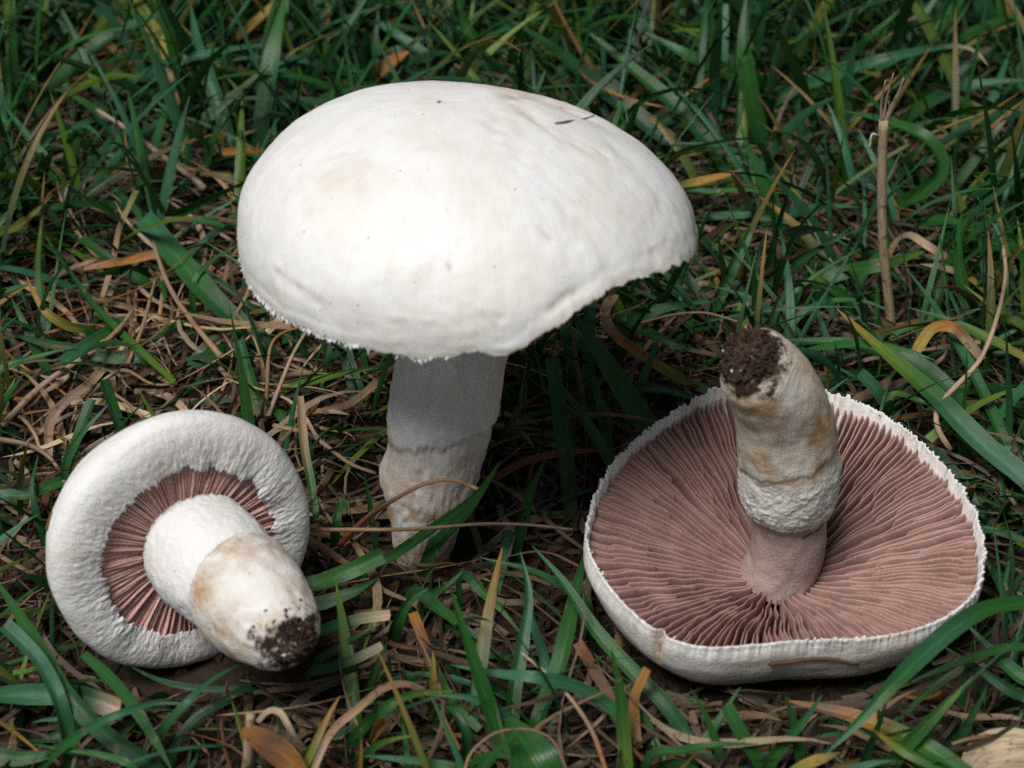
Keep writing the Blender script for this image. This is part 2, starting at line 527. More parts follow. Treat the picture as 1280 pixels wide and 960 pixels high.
def cap1_pt(k, th):
    deg = math.degrees(math.atan2(math.sin(th), math.cos(th)))
    zc = interp(deg, CUT1) * 0.925 + 0.10
    c, s_ = math.cos(th), math.sin(th)
    torn = 1.0 if deg < -95 or deg > 165 else 0.45
    zc += 0.045 * nz(th * 19, 1.3) + 0.035 * nz(th * 47, 4.1) + torn * 0.22 * max(0, nz(th * 75, 2.2)) * (0.4 + max(0, nz(th * 5, 6)) * 1.5) + (0.05 * nz(th * 11, 8) if -75 < deg < 0 else 0)
    if k < 120:
        iu = int(np.argmin(np.abs(P1[60:, 1] - zc))) + 60
        uu = (k / 119) ** 0.85 * iu
        i0 = int(uu)
        i1 = min(i0 + 1, 159)
        r, z = P1[i0][:2] * (1 - (uu - i0)) + P1[i1][:2] * (uu - i0)
        edge = k / 119
    else:
        q = k - 120
        iu = int(np.argmin(np.abs(P1[60:, 1] - zc))) + 60
        re, ze = P1[iu][:2]
        if q == 0:
            r, z = re - 0.035, ze - 0.012
        elif q == 1:
            r, z = re - 0.075, ze + 0.03
        else:
            r, z = U1[q - 2][:2]
            if q < 6:
                r = min(r, re - 0.15 - 0.1 * q)
                z = max(z, ze + 0.10 * q)
        edge = 1.0
    x, y = r * c, r * s_
    if k < 120:
        # apex leans left, right shoulder lower; a shallow crease runs from the top to the right
        x -= 0.46 * max(0.0, z / 2.33) ** 1.4
        dx, dy = x - 0.5, y - 1.7
        al = dx * 0.90 - dy * 0.44
        ac = dx * 0.44 + dy * 0.90
        z -= 0.13 * math.exp(-(ac / 0.38) ** 2) * math.exp(-((al - 0.9) / 1.1) ** 2)
        z -= 0.10 * math.exp(-(((x - 0.35) / 0.6) ** 2 + ((y - 1.9) / 0.5) ** 2))
        dsp = 0.05 * nz(x * 0.6, y * 0.6, z * 0.6 + 2) + 0.022 * nz(x * 1.7, y * 1.7, z * 1.7) + 0.008 * nz(x * 5, y * 5, z * 5)
        # puckered skin near the margin
        e = max(0.0, (edge - 0.80) / 0.2)
        dsp += e * (0.03 * nz(th * 6, z * 2.0, 3) + 0.014 * nz(th * 19, z * 7, 5)) + 0.004 * max(0, edge - 0.3) * nz(th * 30, edge * 7, 4) - 0.03 * e * math.exp(-((edge - 0.90) / 0.03) ** 2) * (0.5 + 0.5 * math.sin(th * 5 + 1))
        nrm = Vector((c, s_, 0.9 * (z + 0.5) / 2.6)).normalized()
        x += nrm.x * dsp
        y += nrm.y * dsp
        z += nrm.z * dsp
    return (x, y, z)
NT1 = 480
v, f = revolve(NT1, 120 + 16, cap1_pt)
v = [(0, 0, v[0][2])] + v
f = [tuple(i + 1 for i in q) for q in f]
f += [(0, 1 + i, 1 + (i + 1) % NT1) for i in range(NT1)]
mk = np.zeros((len(v), 3))
va = np.array(v)
for i, (x, y, z) in enumerate(va):
    k = (i - 1) // NT1
    st = 0.0
    if k < 120:
        deg = math.degrees(math.atan2(y, x))
        e = max(0, (k / 119 - 0.93) / 0.07)
        if -82 < deg < 25:
            st += 0.75 * e ** 1.5
        else:
            st += 0.18 * e
        st += 0.55 * math.exp(-(((x - 1.0) / 0.55) ** 2 + ((y - 2.1) / 0.35) ** 2))
        st += 0.5 * math.exp(-(((x - 3.75) / 0.25) ** 2 + ((y + 0.6) / 0.9) ** 2))
        st += 0.25 * max(0, nz(x * 0.9, y * 0.9, 5) - 0.05) + 0.05 + 0.55 * math.exp(-(((x - 0.7) / 1.5) ** 2 + ((y - 2.0) / 1.0) ** 2)) + 0.12 * math.exp(-(((x - 1.2) / 1.4) ** 2 + ((y - 0.6) / 1.2) ** 2))
        st += 0.5 * max(0, nz(x * 2.2, y * 2.2, z * 2.2 + 9) - 0.35) * 2 * max(0, k / 119 - 0.55)
    else:
        st = 0.15
    mk[i, 0] = min(1, st)
# creases, flakes and bruises of the skin, each along its own line on the dome
from mathutils.bvhtree import BVHTree
bpy.context.view_layer.update()
_w = mush1.matrix_world @ capM
_tree = BVHTree.FromPolygons([(_w @ Vector((q * S).tolist())) for q in va], f)
_wi = _w.inverted()
def on_cap(px, py):
    d = VV + VX * ((px - 640) / FPX) - VU * ((py - 480) / FPX)
    loc = _tree.ray_cast(Vector((CAM * S).tolist()), Vector(d.tolist()))[0]
    return None if loc is None else np.array(_wi @ loc) / S
for line, dep, wid, stn in (
        ([(640, 124), (672, 150), (715, 178), (752, 192)], -0.075, 0.16, 0.30),
        ([(690, 160), (716, 175), (742, 187)], 0.035, 0.05, 0.15),
        ([(628, 118), (660, 122), (700, 134)], -0.04, 0.12, 0.55),
        ([(760, 178), (800, 215), (826, 258)], -0.04, 0.20, 0.12),
        ([(490, 398), (520, 399), (552, 404)], 0.035, 0.055, 0.45),
        ([(590, 378), (604, 388), (616, 402)], 0.045, 0.05, 0.40),
        ([(575, 405), (600, 396), (625, 398)], -0.035, 0.08, 0.10),
        ([(345, 332), (368, 348), (405, 374)], 0.04, 0.06, 0.40),
        ([(350, 348), (385, 370), (410, 392)], -0.05, 0.10, 0.0),
        ([(810, 312), (822, 305), (830, 298)], 0.035, 0.05, 0.7),
        ([(676, 285), (682, 292), (688, 299)], -0.03, 0.05, 0.35),
        ([(395, 205), (420, 196), (450, 186)], -0.02, 0.09, 0.30),
        ([(690, 385), (704, 372), (722, 366)], -0.04, 0.07, 0.35),
        ([(560, 330), (563, 337)], -0.02, 0.035, 0.8),
        ([(380, 268), (400, 262)], -0.015, 0.05, 0.25),
        ([(620, 150), (650, 190), (700, 240), (740, 300)], -0.05, 0.35, 0.10)):
    P_ = [q for q in (on_cap(*p) for p in line) if q is not None]
    if len(P_) < 2:
        continue
    P_ = catmull(P_, 14)
    D_c = np.min(np.linalg.norm(va[:, None, :] - P_[None], axis=2), axis=1)
    g_ = np.exp(-(D_c / wid) ** 2)
    jt = np.array([0.65 + 0.7 * nz(q[0] * 4, q[1] * 4, q[2] * 4) for q in va])
    nr = va / np.array((4.0, 4.0, 2.6)); nr[:, 2] += 0.25; nr /= np.linalg.norm(nr, axis=1)[:, None] + 1e-9
    va = va + nr * (0.6 * dep * g_ * jt)[:, None]
    mk[:, 0] = np.minimum(1, mk[:, 0] + stn * g_ * jt)
v = va
cap1 = mesh_obj('cap', v, f, M_CAP, mush1, attrs={'Mask': mk})
cap1.matrix_local = capM
tag(cap1, 'smooth white domed cap with a ragged margin')
# torn veil shreds hanging from the margin
def shreds(name, n, base_fn, parent, mat, seed, size=0.07):
    rr = random.Random(seed)
    v, f = [], []
    for i in range(n):
        p, out, tan = base_fn(rr)
        L_, w_ = 0.015 + size * rr.random() ** 2.5, rr.uniform(0.008, 0.03)
        d1 = out * rr.uniform(0.0, 0.7) + np.array((0, 0, -1.0)) * rr.uniform(0.4, 1.0) + tan * rr.uniform(-0.6, 0.6)
        d1 /= np.linalg.norm(d1)
        d2 = d1 + out * rr.uniform(-0.5, 0.6) + tan * rr.uniform(-0.4, 0.4)
        b = len(v)
        th_ = out * 0.008
        q0, q1, q2 = p - d1 * 0.03, p + d1 * L_ * 0.6, p + d1 * L_ * 0.6 + d2 * L_ * 0.4
        v += [q0 - tan * w_, q0 + tan * w_, q1 + tan * w_ * 0.6, q1 - tan * w_ * 0.6, q2, q0 - tan * w_ - th_, q0 + tan * w_ - th_, q1 + tan * w_ * 0.6 - th_, q1 - tan * w_ * 0.6 - th_]
        f += [(b, b + 1, b + 2, b + 3), (b + 3, b + 2, b + 4), (b + 5, b + 8, b + 7, b + 6), (b + 8, b + 4, b + 7), (b, b + 3, b + 8, b + 5), (b + 1, b + 6, b + 7, b + 2), (b + 3, b + 4, b + 8), (b + 2, b + 7, b + 4)]
    return tag(mesh_obj(name, v, f, mat, parent, smooth=False), kind='stuff')
def _margin(rr):
    th = rr.choice((rr.uniform(-3.45, -2.9), rr.uniform(-3.2, -1.7), rr.gauss(-2.4, 0.25)))
    p = np.array(cap1_pt(119, th))
    return p, np.array((math.cos(th), math.sin(th), 0)), np.array((-math.sin(th), math.cos(th), 0))
shreds('torn_veil', 260, _margin, cap1, M_COTTON, 31)
g1 = gills(60, 0.62, lambda th: 3.2, lambda r, th: 0.05 + 0.75 * (1 - (r / 3.6) ** 2) if r < 3.6 else 0.05, lambda r, th: 0.25 + 1.0 * (1 - (r / 3.7) ** 1.6), mush1, sign=-1, seed=3, K=12)
g1.matrix_local = capM
# stem
top1 = np.array((capM @ Vector((0, 0, 1.1 * S)))) / S
lowL = np.array((0.0, 0, -0.25))
def cpt(px, py, y):
    """point on the plane y (cm, world) seen at that spot"""
    d = VV + VX * ((px - 640) / FPX) - VU * ((py - 480) / FPX)
    return CAM + d * ((y - CAM[1]) / d[1])
yb = base1[1]
path1 = catmull([cpt(528, 712, yb) - base1, cpt(531, 660, yb) - base1, cpt(541, 590, yb + 0.05) - base1, cpt(553, 520, yb + 0.15) - base1, cpt(564, 445, yb + 0.3) - base1, top1], 220)
path1 = path1[::-1]
rad1 = [interp(t, [(0, 1.10), (0.15, 1.02), (0.42, 0.97), (0.55, 0.98), (0.70, 0.90), (0.78, 0.88), (0.84, 0.78), (0.92, 0.66), (1, 0.55)]) for t in np.linspace(0, 1, 220)]
rad1 = [r * 0.86 for r in rad1]
def disp1(th, t):
    d = 0.04 * nz(math.cos(th) * 1.2, math.sin(th) * 1.2, t * 7) + 0.03 * nz(math.cos(th) * 2.2, math.sin(th) * 2.2, t * 16) + 0.02 * nz(math.cos(th) * 4, math.sin(th) * 4, t * 22)
    zr = 0.60 - 0.05 * math.cos(th - 0.3) + 0.015 * nz(th * 3, 2)
    zr += 0.020 * nz(th * 9, 4) + 0.010 * nz(th * 26, 5)
    d += 0.075 / (1 + math.exp((t - zr) / 0.004)) - 0.035
    c, s_ = math.cos(th), math.sin(th)
    # woolly fibres above, shaggy little scales below
    d += 0.016 * nz(c * 9, s_ * 9, t * 14) + 0.012 * nz(c * 20, s_ * 20, t * 40)
    d += 0.05 * max(0, nz(c * 6, s_ * 6, t * 26) - 0.15) * (t > zr - 0.02)
    d += 0.025 * math.exp(-((t - 0.30 - 0.02 * math.cos(th)) / 0.03) ** 2) - 0.02 * math.exp(-((t - 0.36) / 0.03) ** 2)
    zr2 = 0.78 + 0.02 * math.cos(th + 1)
    d += 0.05 / (1 + math.exp((t - zr2) / 0.008))
    d += 0.14 * math.exp(-((t - 0.735) / 0.05) ** 2) * max(0, math.cos(th - math.pi - 0.1)) ** 3
    return d
def mask1(th, t):
    s_ = 0.16 + 1.1 * max(0, min(1, (t - 0.62) / 0.14)) * (0.85 + 0.7 * nz(th * 1.5, t * 8)) + 0.35 * math.exp(-((t - 0.63) / 0.03) ** 2)
    return (min(1, max(0, s_)), max(0, (t - 0.86)) * 3.5, 0)
st1 = tube(path1, rad1, 180, disp1, mask1, 'stem', M_STEM, mush1)
tag(st1, 'grey white stem with a soft sleeve and an ochre base')

# ---- 2. the upturned mushroom on the right -------------------------------------------------
RIMZ = 1.75
c2 = at(982, 648, RIMZ)
N2 = Vector((0.02, -0.07, 1)).normalized()
F2 = frame(c2, N2)
mush2 = empty('mushroom', F2)
tag(mush2, 'upturned mushroom lying on its cap, wide pink gills facing up', 'mushroom', 'three white field mushrooms')
F2i = F2.inverted()
def on_plane(px, py):
    d = VV + VX * ((px - 640) / FPX) - VU * ((py - 480) / FPX)
    n = np.array(N2)
    t = ((c2 - CAM) @ n) / (d @ n)
    q = F2i @ Vector([float(a) * S for a in (CAM + d * t)])
    return math.atan2(q.y, q.x), math.hypot(q.x, q.y) / S
RIM_PX = [(733, 690), (736, 650), (750, 610), (775, 572), (806, 545), (845, 517), (905, 486), (960, 478), (1035, 494), (1075, 508), (1115, 528), (1160, 566), (1200, 612), (1224, 660), (1230, 705), (1220, 745), (1190, 772), (1150, 790), (1100, 801), (1040, 804), (985, 806), (930, 812), (880, 815), (852, 810), (822, 797), (786, 767), (755, 731)]
rt = sorted(on_plane(*p) for p in RIM_PX)
rth = np.array([a - 2 * math.pi for a, _ in rt] + [a for a, _ in rt] + [a + 2 * math.pi for a, _ in rt])
rrr = np.array([b for _, b in rt] * 3)
rs_grid = np.linspace(-math.pi, math.pi, 361)
rs_val = np.interp(rs_grid, rth, rrr)
ker = np.hanning(13); ker /= ker.sum()
rs_val = np.convolve(np.concatenate([rs_val[-13:-1], rs_val, rs_val[1:13]]), ker, 'same')[12:-12]
def R2(th):
    return float(np.interp(math.atan2(math.sin(th), math.cos(th)), rs_grid, rs_val))
R2m = float(np.mean(rs_val))
DEP = 1.22
def edge2(r, th):
    Rm = R2(th)
    q = max(0.0, min(1.0, (r - 0.6) / (Rm - 0.6)))
    return -DEP + (DEP - 0.03) * q ** 1.25 + 0.14 * math.sin(math.pi * q)
def base2(r, th):
    q = max(0.0, min(1.0, (r - 0.6) / (R2(th) - 0.6)))
    return edge2(r, th) - 0.28 * (1 - q) ** 0.5 - 0.34
OUT2 = [(1.0, 0.02), (1.008, -0.12), (1.004, -0.32), (0.985, -0.62), (0.93, -0.97), (0.82, -1.32), (0.62, -1.62), (0.38, -1.80), (0.15, -1.87), (0.01, -1.88)]
OUTC = catmull([(a, b, 0) for a, b in OUT2], 60)
def cap2_pt(k, th):
    Rm = R2(th)
    c, s_ = math.cos(th), math.sin(th)
    jag = 0.05 * nz(th * 11, 1) + 0.04 * nz(th * 33, 3) + 0.035 * nz(th * 70, 6) + 0.03 * nz(th * 140, 2)
    if k < 26:                                      # inner flesh floor from the stem out to the rim
        q = k / 25
        r = 0.3 + (Rm * 0.980 - 0.3) * q
        z = base2(r, th) + 0.01
        if q > 0.9:
            z += (q - 0.9) / 0.1 * 0.12
    elif k < 31:                                    # rough rounded rim
        q = (k - 26) / 4
        r = Rm * (0.988 + 0.014 * q) + jag + 0.02 * nz(th * 50, k * 2.1)
        z = 0.02 + 0.075 * math.sin(math.pi * (0.25 + 0.5 * q)) + jag * 1.2 + 0.02 * nz(th * 60, k * 3.3)
    else:
        a, b = OUTC[k - 31][:2]
        fl = 1.0 if k - 31 > 6 else (k - 31) / 6
        r = Rm * a + jag * (1 - fl) + 0.05 * fl * nz(c * 2, s_ * 2, b * 2)
        z = b + 0.03 * nz(c * 5, s_ * 5, b * 5) * fl + jag * (1 - fl)
    # crack in the rim
    dth = math.atan2(math.sin(th - CRACK), math.cos(th - CRACK))
    if k >= 24:
        ck = math.exp(-(dth / 0.02) ** 2)
        r -= 0.16 * ck * max(0, 1 - abs(k - 34) / 16)
    return (r * c, r * s_, z)
CRACK = on_plane(812, 806)[0]
NT2 = 900
v, f = revolve(NT2, 31 + 60, cap2_pt)
mk = np.zeros((len(v), 3))
for i in range(len(v)):
    k = i // NT2
    x, y, z = v[i]
    th = math.atan2(y, x)
    if k < 24:
        mk[i] = (0, 0, 1)
    else:
        e = max(0, k - 31) / 60
        dth = math.atan2(math.sin(th - CRACK), math.cos(th - CRACK))
        mk[i, 0] = min(1, 0.20 + 0.25 * e * 5 + 0.9 * math.exp(-(dth / 0.035) ** 2) + 0.5 * max(0, nz(x * 1.5, y * 1.5, z * 3)))
        mk[i, 1] = min(0.5, max(0, 1.6 * e - 0.04) * (0.7 + nz(x * 1.1, y * 1.1, 3)))
cap2 = mesh_obj('cap', v, f, M_FLUFF, mush2, attrs={'Mask': mk})
tag(cap2, 'white underside rim and dirty outer skin of the upturned cap')
gills(44, 0.60, lambda th: R2(th) * 0.980, edge2, base2, mush2, sign=1, seed=5, wav=1.0, K=34)
# stem: pink neck, cottony ring, dirty upper part bending to the left
C2 = F2i
def loc2(p):
    q = C2 @ Vector([float(a) * S for a in p])
    return np.array(q) / S
y0 = c2[1]
foot = np.array((0.0, 0.02, -1.45))
fw = F2 @ Vector((foot * S).tolist()); yw = fw.y / S
pp = [foot, loc2(cpt(985, 690, yw - 0.02)), loc2(cpt(986, 640, yw - 0.05)), loc2(cpt(987, 590, yw - 0.10)), loc2(cpt(982, 540, yw - 0.2)), loc2(cpt(970, 495, yw - 0.4)), loc2(cpt(950, 462, yw - 0.62)), loc2(cpt(936, 446, yw - 0.75))]
path2 = catmull(pp, 260)
L2 = np.concatenate([[0], np.cumsum(np.linalg.norm(np.diff(path2, axis=0), axis=1))])
print('stem2 length', L2[-1], 'proj end', proj(np.array(F2 @ Vector((path2[-1] * S).tolist())) / S), 'foot', proj(np.array(fw) / S))
rad2 = [interp(t, [(0, 0.72), (0.10, 0.69), (0.24, 0.685), (0.30, 0.71), (0.36, 0.79), (0.48, 0.80), (0.58, 0.74), (0.70, 0.67), (0.84, 0.63), (0.93, 0.57), (0.975, 0.48), (1, 0.34)]) for t in np.linspace(0, 1, 260)]
def disp2(th, t):
    zr = 0.315 + 0.012 * nz(th * 3, 1) + 0.008 * nz(th * 14, 5)
    zr += 0.012 * nz(th * 30, 6)
    d = 0.09 / (1 + math.exp(-(t - zr) / 0.004)) - 0.05
    fl = 1 / (1 + math.exp(-(t - zr) / 0.01)) * (1 / (1 + math.exp((t - 0.53) / 0.02)))
    d += fl * (0.016 * nz(math.cos(th) * 6, math.sin(th) * 6, t * 34) + 0.016 * nz(math.cos(th) * 14, math.sin(th) * 14, t * 80) + 0.018 * nz(math.cos(th) * 28, math.sin(th) * 28, t * 150))
    zu = 0.535 + 0.03 * math.sin(th + 2.4) + 0.015 * nz(th * 4, 8)
    d += 0.05 / (1 + math.exp(-(t - zu) / 0.006))
    d += 0.05 * nz(math.cos(th) * 1.4, math.sin(th) * 1.4, t * 6) + 0.02 * nz(math.cos(th) * 4, math.sin(th) * 4, t * 18)
    return d
def mask2(th, t):
    pink = 0.85 / (1 + math.exp((t - 0.312) / 0.004))
    up = max(0, min(1, (t - 0.50) / 0.05))
    s_ = 0.15 + up * (0.68 + 1.0 * nz(math.cos(th) * 1.6, math.sin(th) * 1.6, t * 6)) + 0.7 * math.exp(-((t - 0.545 - 0.03 * math.sin(th + 2.4)) / 0.012) ** 2)
    if t < 0.5:
        s_ *= 0.2
    g = max(0, (t - 0.88)) * 6.5 + 0.18 * (t > 0.72) * max(0, 2 * nz(th * 1.3, t * 14, 2))
    return (min(1, max(0, s_)), g, pink)
st2 = tube(path2, rad2, 200, disp2, mask2, 'stem', M_RSTEM, mush2)
tag(st2, 'bent stem with a pink neck, cottony sleeve and dirty cream end')
def _rim2(rr):
    th = rr.uniform(0, 6.2832)
    o_ = np.array((math.cos(th), math.sin(th), 0))
    return o_ * R2(th) * rr.uniform(0.985, 1.004) + np.array((0, 0, rr.uniform(0.03, 0.10))), o_, np.array((-math.sin(th), math.cos(th), 0.3))
sh2 = shreds('torn_veil', 110, _rim2, cap2, M_COTTON, 33, 0.035)
rr = random.Random(4)
pts = []
Tn = (path2[-1] - path2[-8]); Tn /= np.linalg.norm(Tn)
ax = np.cross(Tn, (0, 0, 1)); ax /= np.linalg.norm(ax); ay = np.cross(Tn, ax)
for i in range(420):
    a, q = rr.uniform(0, 6.28), rr.uniform(0, 1) ** 0.5
    d = 0.47 * q
    h = 0.16 * (1 - q * q) + rr.uniform(-0.02, 0.10)
    pts.append((path2[-1] + (ax * math.cos(a) + ay * math.sin(a)) * d + Tn * h, rr.uniform(0.02, 0.05) * (1 + 1.1 * rr.random() ** 4)))
for i in range(170):
    a = rr.uniform(0, 6.28)
    k = int(rr.triangular(225, 259, 259))
    pts.append((path2[k] + (ax * math.cos(a) + ay * math.sin(a)) * (rad2[k] + 0.01), rr.uniform(0.012, 0.045)))
lumps(pts, 'soil_clump', M_CRUMB, st2, 5)
wpts = []
for i in range(7):
    a, q = rr.uniform(0, 6.28), rr.uniform(0, 1) ** 0.5
    wpts.append((path2[-1] + (ax * math.cos(a) + ay * math.sin(a)) * 0.5 * q + Tn * (0.20 * (1 - q * q) + 0.05), rr.uniform(0.012, 0.04)))
lumps(wpts, 'mycelium_flecks', M_COTTON, st2, 6)
# ---- 3. the fallen young mushroom on the left -------------------------------------------------
A3 = Vector((0.53, -0.83, 0.10)).normalized()
c3 = at(226, 676, 2.35)
F3 = frame(c3, A3, (0, 0, 1))
mush3 = empty('mushroom', F3)
tag(mush3, 'smaller young mushroom lying on its side, thick stem toward the camera', 'mushroom', 'three white field mushrooms')
PR3 = [(0.02, -1.62), (0.7, -1.55), (1.4, -1.30), (2.0, -0.85), (2.36, -0.30), (2.47, 0.02), (2.46, 0.20), (2.39, 0.36), (2.26, 0.46), (2.08, 0.505), (1.90, 0.51), (1.72, 0.50), (1.57, 0.47)]
PC3 = catmull([(a, b, 0) for a, b in PR3], 110) * 0.925
IN3 = catmull([(1.60, 0.43, 0), (1.74, 0.40, 0), (1.88, 0.3, 0), (1.5, 0.15, 0), (0.7, 0.11, 0)], 14) * 0.925
def cap3_pt(k, th):
    c, s_ = math.cos(th), math.sin(th)
    if k < 110:
        r, z = PC3[k][:2]
        u = k / 109
        inn = max(0.0, (u - 0.72) / 0.28)
        # cottony radial pleats on the rolled margin, ragged inner fringe
        pl = 0.04 * nz(th * 4, u * 5, 2) + 0.012 * nz(th * 18, u * 16, 4) + 0.016 * nz(th * 40, u * 40, 7) + 0.012 * nz(th * 75, u * 60, 1)
        z += inn * pl * 1.2
        frg = inn ** 4 * (0.05 + 0.07 * nz(th * 7, 3.3) + 0.07 * nz(th * 20, 1.7) + 0.07 * nz(th * 45, 9) + 0.05 * nz(th * 90, 4))
        r += frg
        lump = 0.05 * nz(c * 1.5, s_ * 1.5, z * 1.2 + 4) + 0.015 * nz(c * 5, s_ * 5, z * 4)
        r *= 1 + lump * 0.6
        # one step where the veil tore away
        stp = math.exp(-((u - 0.79) / 0.012) ** 2) * (0.5 + 0.5 * math.sin(th * 1.0 - 0.6))
        z -= 0.03 * stp + 0.055 / (1 + math.exp(-(u - 0.80 - 0.012 * nz(th * 5, 2)) / 0.006)) * (0.45 + 0.55 * math.sin(th + 0.9))
    else:
        r, z = IN3[k - 110][:2]
        if k == 110:
            r += 0.05 + 0.07 * nz(th * 7, 3.3) + 0.07 * nz(th * 20, 1.7) + 0.07 * nz(th * 45, 9) + 0.05 * nz(th * 90, 4)
    ell = 1 + 0.03 * math.cos(2 * (th - 0.5))
    return (r * c * ell, r * s_ * ell, z)
NT3 = 600
v, f = revolve(NT3, 124, cap3_pt)
f = [tuple(reversed(q)) for q in f]
mk = np.zeros((len(v), 3))
for i in range(len(v)):
    k = i // NT3
    x, y, z = v[i]
    if k >= 112:
        mk[i, 2] = 1
    else:
        mk[i, 0] = 0.08 + 0.25 * max(0, nz(x * 1.3, y * 1.3, z * 1.3 + 6))
cap3 = mesh_obj('cap', v, f, M_FLUFF, mush3, attrs={'Mask': mk})
tag(cap3, 'round white cap with a thick inrolled cottony margin')
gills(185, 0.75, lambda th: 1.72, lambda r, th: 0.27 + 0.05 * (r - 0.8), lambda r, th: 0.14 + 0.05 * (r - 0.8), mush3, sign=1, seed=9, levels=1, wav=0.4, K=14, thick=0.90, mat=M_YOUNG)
path3 = catmull([(0, -0.1, -0.7), (0.0, -0.14, 0.2), (0.0, -0.18, 1.2), (0.02, -0.2, 2.0), (0.03, -0.2, 2.7), (0.05, -0.2, 3.3), (0.05, -0.2, 3.55)], 120)
rad3 = [interp(t, [(0, 0.80), (0.15, 0.85), (0.24, 0.90), (0.34, 0.93), (0.48, 0.89), (0.58, 0.84), (0.68, 0.84), (0.76, 0.76), (0.84, 0.67), (0.91, 0.57), (0.955, 0.47), (0.985, 0.35), (1, 0.22)]) for t in np.linspace(0, 1, 120)]
def disp3(th, t):
    d = 0.03 * nz(math.cos(th) * 1.5, math.sin(th) * 1.5, t * 6)
    fl = 1 / (1 + math.exp((t - 0.5) / 0.04))
    d += fl * (0.018 * nz(math.cos(th) * 9, math.sin(th) * 9, t * 45) + 0.05 * max(0, nz(th * 18, 5)) * math.exp(-((t - 0.24) / 0.025) ** 2))
    z1 = 0.57 + 0.035 * math.cos(th - 2.2) + 0.02 * nz(th * 3, 7) + 0.012 * nz(th * 11, 3)
    d += 0.10 / (1 + math.exp(-(t - z1) / 0.004)) - 0.02
    d += 0.05 / (1 + math.exp((t - (z1 - 0.09)) / 0.008))
    d += 0.02 * nz(math.cos(th) * 4, math.sin(th) * 4, t * 20) * (t > 0.55)
    return d
def mask3(th, t):
    z1 = 0.57 + 0.035 * math.cos(th - 2.2)
    up = 1 / (1 + math.exp(-(t - z1) / 0.006))
    s_ = up * (0.62 + 0.9 * nz(math.cos(th) * 1.4, math.sin(th) * 1.4, t * 7)) + 0.6 * math.exp(-((t - z1) / 0.012) ** 2) * (0.6 + nz(th * 2, 1)) + 0.05
    g = max(0, t - 0.90) * 5.5 + (0.30 if t > z1 + 0.02 else 0.0) * (0.5 + nz(th * 2, t * 9))
    return (min(1, max(0, s_)), max(0, g), 0)
st3 = tube(path3, rad3, 160, disp3, mask3, 'stem', M_FLUFF, mush3)
tag(st3, 'thick white stem with a tan lower sheath and soiled tip')
rr = random.Random(8)
pts = []
for i in range(420):
    a, q = rr.uniform(0, 6.28), rr.uniform(0, 1) ** 0.5
    d = 0.37 * q
    pts.append((np.array((0.06 + d * math.cos(a), -0.24 + d * 1.05 * math.sin(a), 3.43 + 0.29 * (1 - q ** 2.5) + rr.uniform(-0.03, 0.06))), rr.uniform(0.016, 0.045) * (1 + 1.1 * rr.random() ** 4)))
for i in range(170):
    a = rr.uniform(0, 6.28)
    k = int(rr.triangular(110, 119, 119))
    pts.append((path3[k] + np.array((math.cos(a), math.sin(a), 0)) * (rad3[k] + 0.045), rr.uniform(0.012, 0.04)))
for i in range(10):
    a = rr.uniform(0, 6.28)
    k = rr.randrange(74, 100)
    pts.append((path3[k] + np.array((math.cos(a), math.sin(a), 0)) * (rad3[k] + 0.085), rr.uniform(0.01, 0.022)))
lumps(pts, 'soil_clump', M_CRUMB, st3, 9)

# outlines used to keep loose grass from growing through or right in front of the mushrooms
POLY = [
    (np.array([(290, 270), (300, 220), (330, 175), (400, 120), (480, 95), (600, 92), (700, 120), (800, 170), (880, 280), (880, 330), (760, 375), (640, 442), (632, 520), (600, 600), (580, 640), (490, 640), (478, 600), (495, 445), (380, 412), (298, 340)]), base1, 7.2),
    (np.array([(50, 640), (100, 560), (200, 510), (300, 520), (390, 620), (385, 700), (412, 780), (405, 835), (350, 850), (290, 815), (200, 835), (110, 790), (60, 720)]), c3, 3.0),
    (np.array([(728, 690), (775, 568), (900, 482), (885, 420), (920, 395), (985, 415), (1035, 495), (1160, 560), (1235, 690), (1225, 770), (1130, 845), (950, 858), (840, 840), (745, 750)]), c2, 3.5),
    (np.array([(1094, 92), (1132, 92), (1124, 250), (1122, 395), (1100, 395), (1094, 250)]), at(1114, 412, 0.0), 3.0),
]
def inside(px, py, poly):
    x0, y0_ = poly[:, 0], poly[:, 1]
    x1, y1 = np.roll(x0, 1), np.roll(y0_, 1)
    px, py = px[:, None], py[:, None]
    cr = ((y0_ > py) != (y1 > py)) & (px < (x1 - x0) * (py - y0_) / (y1 - y0_ + 1e-9) + x0)
    return cr.sum(1) % 2 == 1
def wp(Fm, q):
    return np.array(Fm @ Vector((np.asarray(q, float) * S).tolist())) / S
SPH = []
Mc = mush1.matrix_world @ capM
for q, r in (((0, 0, -1.2), 3.4), ((0, 0, 0.2), 3.6)):
    SPH.append((wp(Mc, q), r))
for k in range(0, 220, 24):
    SPH.append((path1[k] + base1, rad1[k] + 0.12))
for a in np.linspace(0, 6.28, 13)[:-1]:
    for q, zz, r in ((0.55, -0.9, 0.95), (0.86, -0.5, 0.55), (0.3, -1.0, 0.95)):
        SPH.append((wp(F2, (R2(a) * q * math.cos(a), R2(a) * q * math.sin(a), zz)), r))
for a in np.linspace(0, 6.2832, 37)[:-1]:
    SPH.append((wp(F2, (R2(a) * 0.95 * math.cos(a), R2(a) * 0.95 * math.sin(a), -0.1)), 0.36))
    SPH.append((wp(F2, (R2(a) * 0.72 * math.cos(a), R2(a) * 0.72 * math.sin(a), -0.5)), 0.6))
for k in range(80, 260, 24):
    SPH.append((wp(F2, path2[k]), rad2[k] + 0.1))
SPH += [(wp(F3, (0, 0, -0.2)), 1.9)] + [(wp(F3, (1.75 * math.cos(a), 1.75 * math.sin(a), 0.1)), 0.85) for a in np.linspace(0, 6.28, 13)]
SPH += [(wp(F3, path3[k]), rad3[k] + 0.12) for k in range(20, 120, 12)]

